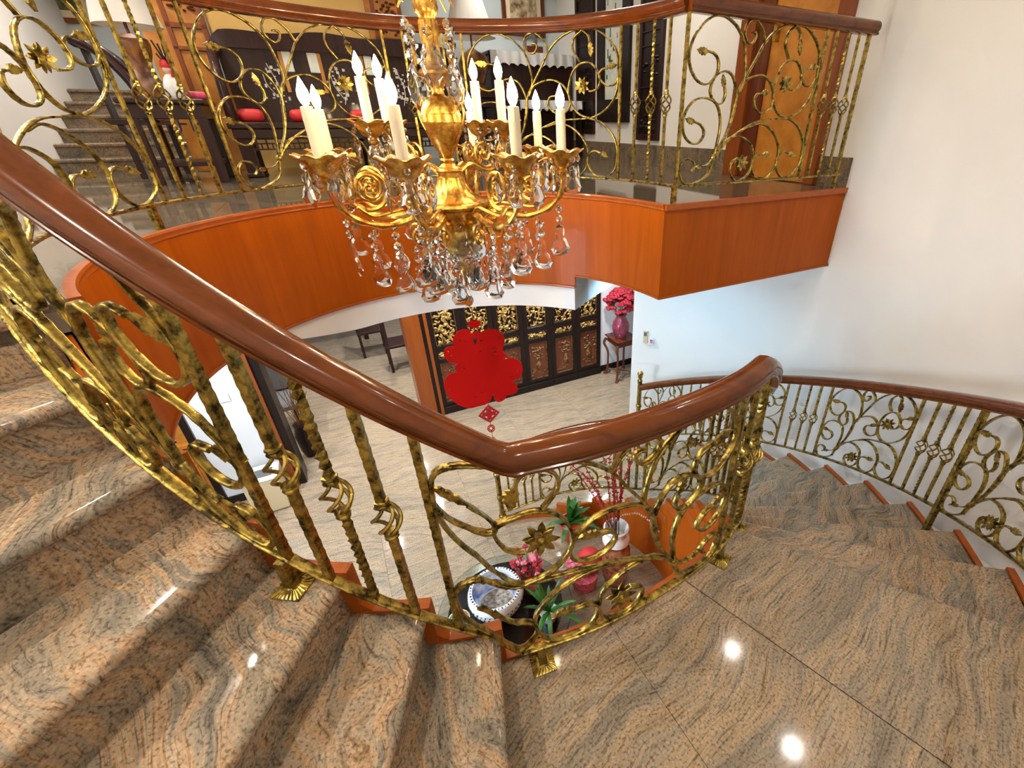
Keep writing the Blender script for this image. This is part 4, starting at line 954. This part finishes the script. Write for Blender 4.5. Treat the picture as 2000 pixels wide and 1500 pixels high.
# curved armchair behind the table
t = thing('curved_armchair', 'dark armchair with curved arms behind the lamp table', 'chair', ND(-1.6, 3.65, G))
for b_ in (3.40, 3.80):
    MB().tube(spline([ND(-1.86, b_+.08, G+.97), ND(-1.77, b_+.03, G+.92), ND(-1.68, b_, G+.83), ND(-1.61, b_-.02, G+.70), ND(-1.575, b_-.03, G+.56), ND(-1.57, b_-.03, G+.44)], .03), lambda q: .034-.008*q, 10).build('arm', 'darkwood', t)
nb_part(t, 'top_rail', 'darkwood', (-1.89, -1.83, 3.46, 3.9, G+.92, G+.99), bev=.02); nb_part(t, 'seat', 'darkwood', (-1.86, -1.52, 3.36, 3.84, G+.40, G+.44)); nb_part(t, 'splat', 'darkwood', (-1.87, -1.85, 3.6, 3.74, G+.44, G+.93))
for a in (-1.80, -1.565):
    for b in (3.37, 3.78): nb_part(t, 'leg', 'darkwood', (a, a+.04, b, b+.04, G, G+.40))
# far flight of granite stairs
t = thing('far_staircase', 'straight brown granite stairs rising beyond the gallery at far left', 'staircase', ND(-2.1, 4.3, G))
for k in range(6):
    b = 4.28+.26*k; z = G+.122*(k+1)
    nb_part(t, 'tread', 'granite_base', (-2.598, -1.5, b-.02, b+.29, z-.035, z), bev=.01); nb_part(t, 'riser', 'granite_base', (-2.598, -1.5, b, b+.02, z-.122, z-.035), bev=.0)
nb_part(t, 'top_landing', 'granite_base', (-2.598, -1.5, 5.86, 6.6, G+.6, G+.732), bev=.0)
t = thing('wall_socket', 'small dark socket on the white wall by the far stairs', 'socket', ND(-2.62, 3.5, G+.3)); nb_part(t, 'plate', 'grey', (-2.66, -2.63, 3.49, 3.499, G+.29, G+.37)); nb_part(t, 'switch', 'blackwood', (-2.652, -2.638, 3.486, 3.49, G+.31, G+.35), bev=.001)

# ================================================================== GROUND FLOOR
struct(MB().nbox(2.76, 4.2, 3.44, 3.54, 0, LOWZ).build('wall_screen_side', 'plaster_cool', None, False), 'white wall right of the carved screens', 'wall')
struct(MB().nbox(2.76, 4.2, 3.42, 3.44, 0, .1).build('baseboard_screen_side', 'blackwood', None, False), 'black skirting right of the carved screens', 'skirting')
dp = struct(thing('trim_3', 'brown door post at the left end of the carved screens', 'door post', ND(.1, 3.5, 0)))
nb_part(dp, 'post', 'jambwood', (-.02, .17, 3.36, 3.75, 0, LOWZ)); nb_part(dp, 'dark_strip', 'blackwood', (.171, .215, 3.37, 3.7, 0, LOWZ)); nb_part(dp, 'strip', 'jambwood', (.216, .255, 3.36, 3.7, 0, LOWZ))
ORD = ['first', 'second', 'third', 'fourth', 'fifth', 'sixth']
for i in range(6):
    a0 = .26+.415*i; a1 = a0+.412; t = thing('carved_screen', 'black and gold carved screen leaf, %s from the brown door post' % ORD[i], 'screen', ND((a0+a1)/2, 3.44, 0), 0, 'carved gold screen leaves')
    nb_part(t, 'stile', 'blackwood', (a0, a0+.062, 3.40, 3.47, 0, LOWZ)); nb_part(t, 'stile', 'blackwood', (a1-.062, a1, 3.40, 3.47, 0, LOWZ))
    zr = [(0, .17), (.76, .83), (.93, 1.01), (2.2, LOWZ)]
    for z0, z1 in zr: nb_part(t, 'rail', 'blackwood', (a0+.062, a1-.062, 3.405, 3.465, z0, z1))
    nb_part(t, 'bottom_ledge', 'blackwood', (a0, a1, 3.375, 3.40, .0, .11)); 
    for z0, z1, mm, kind in ((.17, .76, 'carvedim', 0), (.83, .93, 'carvegold', 1), (1.01, 2.2, 'carvegold', 2)):
        bp = nb_part(t, 'backing', 'redwood' if kind == 0 else 'blackwood', (a0+.062, a1-.062, 3.435, 3.465, z0, z1))
        bd = MB(); w = .007
        for bx in ((a0+.064, a0+.064+w, z0+.004, z1-.004), (a1-.064-w, a1-.064, z0+.004, z1-.004), (a0+.064, a1-.064, z0+.004, z0+.004+w), (a0+.064, a1-.064, z1-.004-w, z1-.004)): bd.nbox(bx[0], bx[1], 3.418, 3.436, bx[2], bx[3])
        bd.build('bead', 'carvedim', t, False)
        mb = MB(); am = (a0+a1)/2
        if kind == 0:      # vase and flowers in low relief
            vx = am+random.uniform(-.03, .03); mb.lathe([(.02, 0), (.035, .03), (.042, .07), (.02, .12), (.022, .14)], ND(vx, 3.432, z0+.16), 10)
            for q in range(15): mb.box(ND(random.uniform(a0+.09, a1-.09), 3.43, z0+.05+random.uniform(0, .12)), (random.uniform(.01, .05), .014, random.uniform(.008, .02)), ROTN)
            for q in range(26):
                p = ND(vx+random.gauss(0, .055), 3.43, z0+.32+random.uniform(0, .2)); mb.sphere(p, random.uniform(.007, .018), 6, 4, (1.3, 1, .7))
            for q in range(4): mb.tube([ND(vx, 3.43, z0+.29), ND(vx+random.uniform(-.06, .06), 3.428, z0+.50)], .004, 5)
        else:
            n = 34 if kind == 1 else 290
            for q in range(n):
                x, z = random.uniform(a0+.08, a1-.08), random.uniform(z0+.02, z1-.02); r = random.uniform(.011, .023); an = random.uniform(0, 3.1)
                p0 = ND(x-r*1.3*math.cos(an), 3.43-random.uniform(0, .012), z-r*1.3*math.sin(an)); p1 = ND(x+r*1.3*math.cos(an), 3.43-random.uniform(0, .012), z+r*1.3*math.sin(an)); pm = (p0+p1)/2+Vector((NY, -NX, 0))*.006
                mb.tube([p0, pm, p1], lambda q2, r=r: r*(.35+.4*math.sin(math.pi*q2)), 6)
        o = mb.build('carved_relief', mm, t, 60); o['kind'] = 'stuff'; o['label'] = 'gilded carving' if kind else 'red panel carved with a vase of flowers'
# stand with the pink vase and red blossoms
t = thing('plant_stand', 'tall red wood flower stand beside the carved screens', 'stand', ND(2.98, 3.16, 0))
nb_part(t, 'stand_top', 'redwood', (2.80, 3.18, 2.98, 3.36, .655, .685), bev=.01); nb_part(t, 'apron', 'redwood', (2.83, 3.15, 3.01, 3.33, .57, .655))
for a, sa in ((2.83, -1), (3.13, 1)):
    for b, sb in ((3.01, -1), (3.31, 1)):
        MB().tube(spline([ND(a+sa*.02, b+sb*.02, .62), ND(a+sa*.045, b+sb*.045, .54), ND(a, b, .40), ND(a, b, .15), ND(a+sa*.015, b+sb*.015, .04), ND(a+sa*.04, b+sb*.04, .0)], .03), lambda q: .024-.008*math.sin(q*3.14), 8).build('leg', 'redwood', t)
MB().tube([ND(2.83, 3.01, .1), ND(3.13, 3.31, .1)], .012, 6).build('stretcher', 'redwood', t); MB().tube([ND(2.83, 3.31, .1), ND(3.13, 3.01, .1)], .012, 6).build('stretcher', 'redwood', t)
c = ND(2.96, 3.16, .686)
tag(MB().lathe([(.075, 0), (.08, .01), (.105, .05), (.13, .12), (.135, .18), (.115, .25), (.08, .30), (.07, .33), (.09, .36), (.08, .36), (.06, .33)], c, 24).build('round_vase', 'pinkvase', None, 60, origin=c), 'pink glazed vase on the red wood stand', 'vase')
t = thing('red_bouquet', 'big red artificial blossoms in the pink vase', 'flowers', c+Vector((0, 0, .36)))
mb = MB()
for q in range(9): mb.tube([c+Vector((0, 0, .2)), c+Vector((random.uniform(-.16, .16), random.uniform(-.16, .16), .55))], .006, 5)
mb.build('stem', 'leaf', t)
def blossom(c, r, n=5):
    mb = MB()
    for i in range(n):
        a = 2*math.pi*i/n+random.uniform(0, 1); ti = random.uniform(.2, .9); d1 = Vector((math.cos(a)*math.cos(ti), math.sin(a)*math.cos(ti), math.sin(ti))); mb.sphere(c+d1*r*.6, r*.55, 6, 4, (1, 1, .7))
    return mb
for q in range(80):
    a, e = random.uniform(0, 6.28), random.uniform(-.35, 1.5); rr = random.uniform(.15, .23); p = c+Vector((rr*math.cos(a)*math.cos(e), rr*math.sin(a)*math.cos(e), .52+.2*math.sin(e)))
    blossom(p, .062).build('blossom', 'redflower', t)
# switches on the curved wall
for f, z, nmn, lab, mt in ((64.4, 1.40, 'air_conditioner_remote', 'grey white remote holder on the cool white wall', 'beige'), (62.9, 1.36, 'pink_switch', 'small pink switch plate beside the remote holder', 'porcelain')):
    t = thing(nmn, lab, 'switch', PO(2.87, f, z)); w = .05
    MB().box(PO(2.861, f, z), (.018, w, .15 if mt == 'beige' else .09), R(f), .003).build('plate', mt, t, False)
    MB().box(PO(2.85, f, z+(.035 if mt == 'beige' else 0)), (.006, w*.6, .045), R(f), .001).build('screen' if mt == 'beige' else 'button', 'grey' if mt == 'beige' else 'pinkflower', t, False)
# left side: wall, jamb, cabinet
struct(MB().nbox(-2.13, -1.58, 2.77, 2.87, 0, LOWZ).build('wall_left', 'plaster_cool', None, False), 'white wall strip with a socket left of the opening', 'wall')
struct(MB().nbox(-2.13, -1.58, 2.755, 2.77, 0, .09).build('baseboard_left_low', 'blackwood', None, False), 'black skirting below the white wall strip', 'skirting')
dp = struct(thing('trim_4', 'orange and black door jamb right of the white wall strip', 'door post', ND(-1.5, 2.8, 0)))
nb_part(dp, 'jamb', 'jambwood', (-1.579, -1.49, 2.72, 2.88, 0, LOWZ)); nb_part(dp, 'dark_jamb', 'blackwood', (-1.489, -1.42, 2.75, 3.0, 0, LOWZ))
t = thing('wall_socket', 'white double socket on the white wall strip', 'socket', ND(-1.82, 2.765, 1.22)); nb_part(t, 'plate', 'white', (-1.90, -1.745, 2.758, 2.769, 1.175, 1.265)); nb_part(t, 'switch', 'grey', (-1.875, -1.845, 2.754, 2.758, 1.235, 1.25), bev=.001); nb_part(t, 'switch', 'porcelain', (-1.80, -1.77, 2.754, 2.758, 1.20, 1.245), bev=.001)
t = thing('wood_cabinet', 'orange wood cabinet with panel doors left of the white wall strip', 'cabinet', ND(-2.45, 2.9, 0))
nb_part(t, 'body', 'doorwood', (-3.2, -2.19, 2.76, 3.25, 0, .80)); nb_part(t, 'side_post', 'blackwood', (-2.19, -2.13, 2.74, 3.0, 0, LOWZ-.01)); nb_part(t, 'counter', 'doorwood', (-3.2, -2.19, 2.72, 3.25, .80, .84))
for a0, a1, z0, z1 in ((-2.66, -2.22, .08, .58), (-3.14, -2.70, .08, .58), (-2.66, -2.22, .62, .77), (-3.14, -2.70, .62, .77)):
    d_ = nb_part(t, 'door' if z0 < .5 else 'drawer', 'doorwood', (a0, a1, 2.742, 2.76, z0, z1)); nb_part(d_, 'panel', 'jambwood', (a0+.05, a1-.05, 2.737, 2.742, z0+.04, z1-.04), bev=.003)
nb_part(t, 'top_post', 'doorwood', (-2.28, -2.19, 2.78, 3.25, .84, LOWZ-.01))
struct(MB().nbox(-3.2, -2.28, 3.2, 3.28, .84, LOWZ).build('wall_tiled', 'grout', None, False), 'cream tiled wall above the cabinet', 'wall')
tw = bpy.data.objects['wall_tiled']
tm2 = MB().box((0, 0, 0), (.297, .012, .297), 0, .002).mesh('wall_tile', 'tile', False)
for i in range(3):
    for j in range(5): inst(tm2, 'tile', Matrix.Translation(ND(-2.43-.3*i, 3.196, .99+.3*j)) @ Matrix.Rotation(ROTN, 4, 'Z'), tw)
t = thing('rock_ornament', 'grey craggy rock ornament on the orange cabinet', 'ornament', ND(-2.5, 2.95, .841))
c = ND(-2.50, 2.92, .841); mb = MB()
for q in range(9): mb.sphere(c+Vector((random.uniform(-.08, .08), random.uniform(-.05, .05), random.uniform(.03, .16))), random.uniform(.03, .05), 7, 5, (1, 1, 1.3))
mb.build('rock', 'pebble', t, 20); MB().lathe([(.09, 0), (.10, .01), (.09, .03), (.06, .035)], c, 14).build('base', 'blackwood', t)
framed('counter_picture', 'small framed note standing on the orange cabinet', -2.36, -2.25, 2.84, .841, 1.0, 'blackwood', 'candle', .012)
t = thing('air_purifier', 'beige box air purifier with white top by the white wall strip', 'air purifier', ND(-1.72, 2.52, 0))
nb_part(t, 'body', 'beige', (-1.88, -1.58, 2.40, 2.66, .0, .40), bev=.02); nb_part(t, 'top', 'white', (-1.89, -1.57, 2.39, 2.67, .40, .435), bev=.012); nb_part(t, 'vent', 'grey', (-1.84, -1.62, 2.44, 2.58, .434, .438), bev=.001)
# furniture in the room behind
t = thing('black_office_chair', 'black upholstered chair behind the door jamb', 'chair', ND(-1.62, 4.0, 0))
nb_part(t, 'backrest', 'grey', (-1.80, -1.42, 4.18, 4.28, .5, 1.15), bev=.03); nb_part(t, 'seat', 'grey', (-1.82, -1.40, 3.75, 4.25, .40, .50), bev=.03)
for a in (-1.8, -1.46):
    for b in (3.78, 4.18): nb_part(t, 'leg', 'blackwood', (a, a+.04, b, b+.04, 0, .40))
t = thing('dry_branches', 'bunch of thin dry branches in a black pot near the jamb', 'plant', ND(-1.38, 3.3, 0)); c = ND(-1.36, 3.3, 0)
MB().lathe([(.07, 0), (.10, .1), (.11, .3), (.08, .42), (.09, .45), (.07, .45)], c, 16).build('pot', 'blackwood', t)
for q in range(14):
    e = c+Vector((random.uniform(-.18, .18), random.uniform(-.18, .18), random.uniform(.8, 1.3))); MB().tube([c+Vector((0, 0, .3)), (c+e)/2+Vector((random.uniform(-.05, .05), 0, .2)), e], .004, 5).build('branch', 'bronze', t)
for a, b, lab in ((.0, 5.2, 'dark dining chair seen beyond the brown door post'), (-.35, 6.0, 'dark dining chair farther beyond the brown door post')):
    t = thing('dining_chair', lab, 'chair', ND(a, b, 0), 0, 'dark dining chairs')
    nb_part(t, 'seat', 'darkwood', (a-.21, a+.21, b-.2, b+.2, .42, .46)); nb_part(t, 'backrest', 'darkwood', (a-.19, a-.15, b-.18, b+.18, .60, 1.0)); 
    for da in (-.2, .16):
        for db in (-.19, .15): nb_part(t, 'leg', 'darkwood', (a+da, a+da+.04, b+db, b+db+.04, 0, 1.02 if da < 0 else .42))
t = thing('dining_table', 'long dark dining table in the room beyond', 'table', ND(-1.4, 7.0, 0)); nb_part(t, 'table_top', 'darkwood', (-2.6, -.3, 6.6, 7.5, .70, .75))
for a in (-2.5, -.45):
    for b in (6.65, 7.4): nb_part(t, 'leg', 'darkwood', (a, a+.07, b, b+.07, 0, .70))
# centre of the well: round glass table, fish bowl, plants
c0 = Vector((-.68, 2.14, 0))
t = thing('glass_table', 'round glass table in the middle of the stairwell floor', 'table', c0)
MB().lathe([(.499, .300), (.505, .306), (.505, .314), (.499, .320)], c0, 64).build('glass_top', 'tableglass', t); MB().lathe([(.34, 0), (.36, .02), (.30, .05), (.22, .10), (.2, .2), (.26, .26), (.42, .285), (.43, .299)], c0, 40).build('pedestal', 'blackwood', t)
cb = Vector((-.735, 2.13, .321)); t = thing('fish_bowl', 'white porcelain fish bowl with blue painting on the glass table', 'bowl', cb)
MB().lathe([(.10, 0), (.115, .012), (.155, .06), (.195, .13), (.205, .18), (.195, .225), (.185, .24), (.165, .243), (.165, .235), (.178, .18), (.165, .10), (.12, .055)], cb, 36).build('bowl_body', 'porcelain', t)
MB().lathe([(.125, .064), (.001, .066)], cb, 30).build('pebble_bed', 'pebble', t); MB().lathe([(.13, .075), (.160, .105), (.1755, .16), (.1765, .18), (.1745, .18), (.1735, .16), (.158, .106), (.128, .076), (.13, .075)], cb, 36, None, False).build('inner_painting', 'blueprint', t)
mk = MB()
for j in range(46):
    a = 2*math.pi*j/46; p = cb+Vector((.176*math.cos(a), .176*math.sin(a), .243)); mk.box(p, (.014, random.uniform(.004, .012), .002), a)
for row in range(4):
    for j in range(40):
        a = 2*math.pi*j/40+row*.05; z = .10+.03*row; rr = (.178, .193, .2025, .2065)[row]+.001; mk.box(cb+Vector((rr*math.cos(a), rr*math.sin(a), z)), (.003, random.uniform(.005, .012), random.uniform(.006, .014)), a)
mk.build('brush_marks', 'ink', t, False)['kind'] = 'stuff'
def spiky(root, c, n, l, w, mat='leaf', nm_='leaf', up=.9):
    for q in range(n):
        a = random.uniform(0, 6.28); el = random.uniform(.25, up); ll = l*random.uniform(.7, 1.1); d1 = Vector((math.cos(a), math.sin(a), 0)); s1 = Vector((-d1.y, d1.x, 0)); rings = []
        for i in range(6):
            u = i/5.0; p = c+d1*(ll*u*math.cos(el))+Vector((0, 0, ll*u*math.sin(el)-ll*.55*u*u*math.cos(el))); ww = w*(.5+math.sin(math.pi*min(u*.9+.08, 1)))*(1 if u < .9 else .3)
            rings.append([p-s1*ww, p+Vector((0, 0, -.004)), p+s1*ww, p+Vector((0, 0, .002))])
        MB().loft(rings).build(nm_, mat, root, 60)
def pot(root, c, r, h, mat): MB().lathe([(r*.65, 0), (r*.7, .005), (r*.95, h*.9), (r, h), (r*.9, h), (r*.85, h*.85), (.001, h*.84)], c, 18).build('pot', mat, root)
cp = Vector((-.34, 2.05, .321)); t = thing('potted_plant', 'spiky green plant on the glass table right of the fish bowl', 'plant', cp); pot(t, cp, .07, .09, 'porcelain'); spiky(t, cp+Vector((0, 0, .09)), 20, .33, .0095, up=1.45)
cp = Vector((-.99, 2.0, .321)); t = thing('potted_plant', 'small leafy green plant in a yellow pot left of the fish bowl', 'plant', cp); pot(t, cp, .08, .07, 'beige'); spiky(t, cp+Vector((0, 0, .06)), 22, .10, .016, up=1.4)
cp = Vector((-.50, 2.28, .321)); t = thing('pink_blossom_plant', 'pink and red blossom plant behind the fish bowl', 'plant', cp); pot(t, cp, .06, .08, 'terracotta')
mb = MB()
for q in range(44):
    e = cp+Vector((random.uniform(-.13, .09), random.uniform(-.07, .13), random.uniform(.14, .40))); mb.tube([cp+Vector((0, 0, .08)), e], .003, 5); blossom(e, .024, 6).build('blossom', 'pinkflower' if q % 3 == 0 else 'redflower', t)
mb.build('stem', 'bronze', t)
# lantern-like red ornaments and twig vase at the foot of the stairs
cp = Vector((-.10, 2.58, 0)); t = thing('flower_basket', 'pink woven basket of paper flowers on the stairwell floor', 'basket', cp)
MB().lathe([(.08, 0), (.10, .01), (.12, .12), (.125, .16), (.11, .165)], cp, 20, lambda a, z: 1+.03*math.cos(20*a)).build('basket', 'pinkflower', t); tag(MB().sphere(cp+Vector((.05, .03, .275)), .11, 18, 12, (1, 1, .95)).build('red_lantern', 'cushion', None, True, origin=cp+Vector((.05, .03, .17))), 'glossy round red lantern sitting in the pink flower basket', 'lantern')
for q in range(10): blossom(cp+Vector((-.08+random.uniform(-.05, .05), -.06+random.uniform(-.05, .05), .2+random.uniform(0, .14))), .045, 5).build('paper_flower', 'pinkflower', t)
cp = Vector((.17, 2.62, 0)); t = thing('twig_vase', 'brown patterned floor vase with white rim near the stair stringer', 'vase', cp)
MB().lathe([(.08, 0), (.09, .01), (.12, .15), (.13, .30), (.12, .42), (.085, .50)], cp, 24).build('body', 'patterned', t); MB().lathe([(.09, .49), (.115, .52), (.11, .56), (.09, .58), (.085, .61), (.105, .66), (.095, .67), (.075, .62), (.07, .55)], cp, 24).build('rim', 'porcelain', t)
t = thing('red_twigs', 'tall dark red berry twigs in the floor vase', 'twigs', cp+Vector((0, 0, .68)))
for q in range(13):
    e = cp+Vector((random.uniform(-.42, .12), random.uniform(-.15, .15), random.uniform(1.15, 1.65))); m_ = cp+Vector((0, 0, .68)).lerp(e-cp, .5)+Vector((random.uniform(-.03, .03), 0, .05)); P = spline([cp+Vector((random.uniform(-.03, .03), 0, .5)), m_, e], .05); tw_ = MB().tube(P, lambda u: .005-.003*u, 5).build('twig', 'redwood', t)
    mb = MB()
    for p in P[len(P)//3:]: 
        for k in range(2): mb.sphere(p+Vector((random.uniform(-.012, .012), random.uniform(-.012, .012), random.uniform(-.015, .015))), .008, 5, 4)
    mb.build('berries', 'darkred', tw_)['kind'] = 'stuff'
cp = Vector((-.24, 3.10, 0)); t = thing('orchid_plant', 'leafy green plant in a red pot beside the inner newel post', 'plant', cp); pot(t, cp, .11, .22, 'terracotta'); spiky(t, cp+Vector((0, 0, .2)), 20, .34, .018, up=1.5)
t = thing('bud_garland', 'strand of tiny pale pink buds against the orange stringer', 'garland', Vector((.3, 2.75, .5)))
P = spline([Vector((.14, 2.62, .72)), Vector((.24, 2.66, .76)), Vector((.36, 2.68, .74)), Vector((.47, 2.66, .66)), Vector((.52, 2.63, .60))], .018); MB().tube(P, .002, 5).build('strand', 'redwood', t)
for p in P: MB().sphere(p+Vector((0, 0, random.uniform(-.006, .006))), .0085, 6, 5).build('bud', 'skin', t)
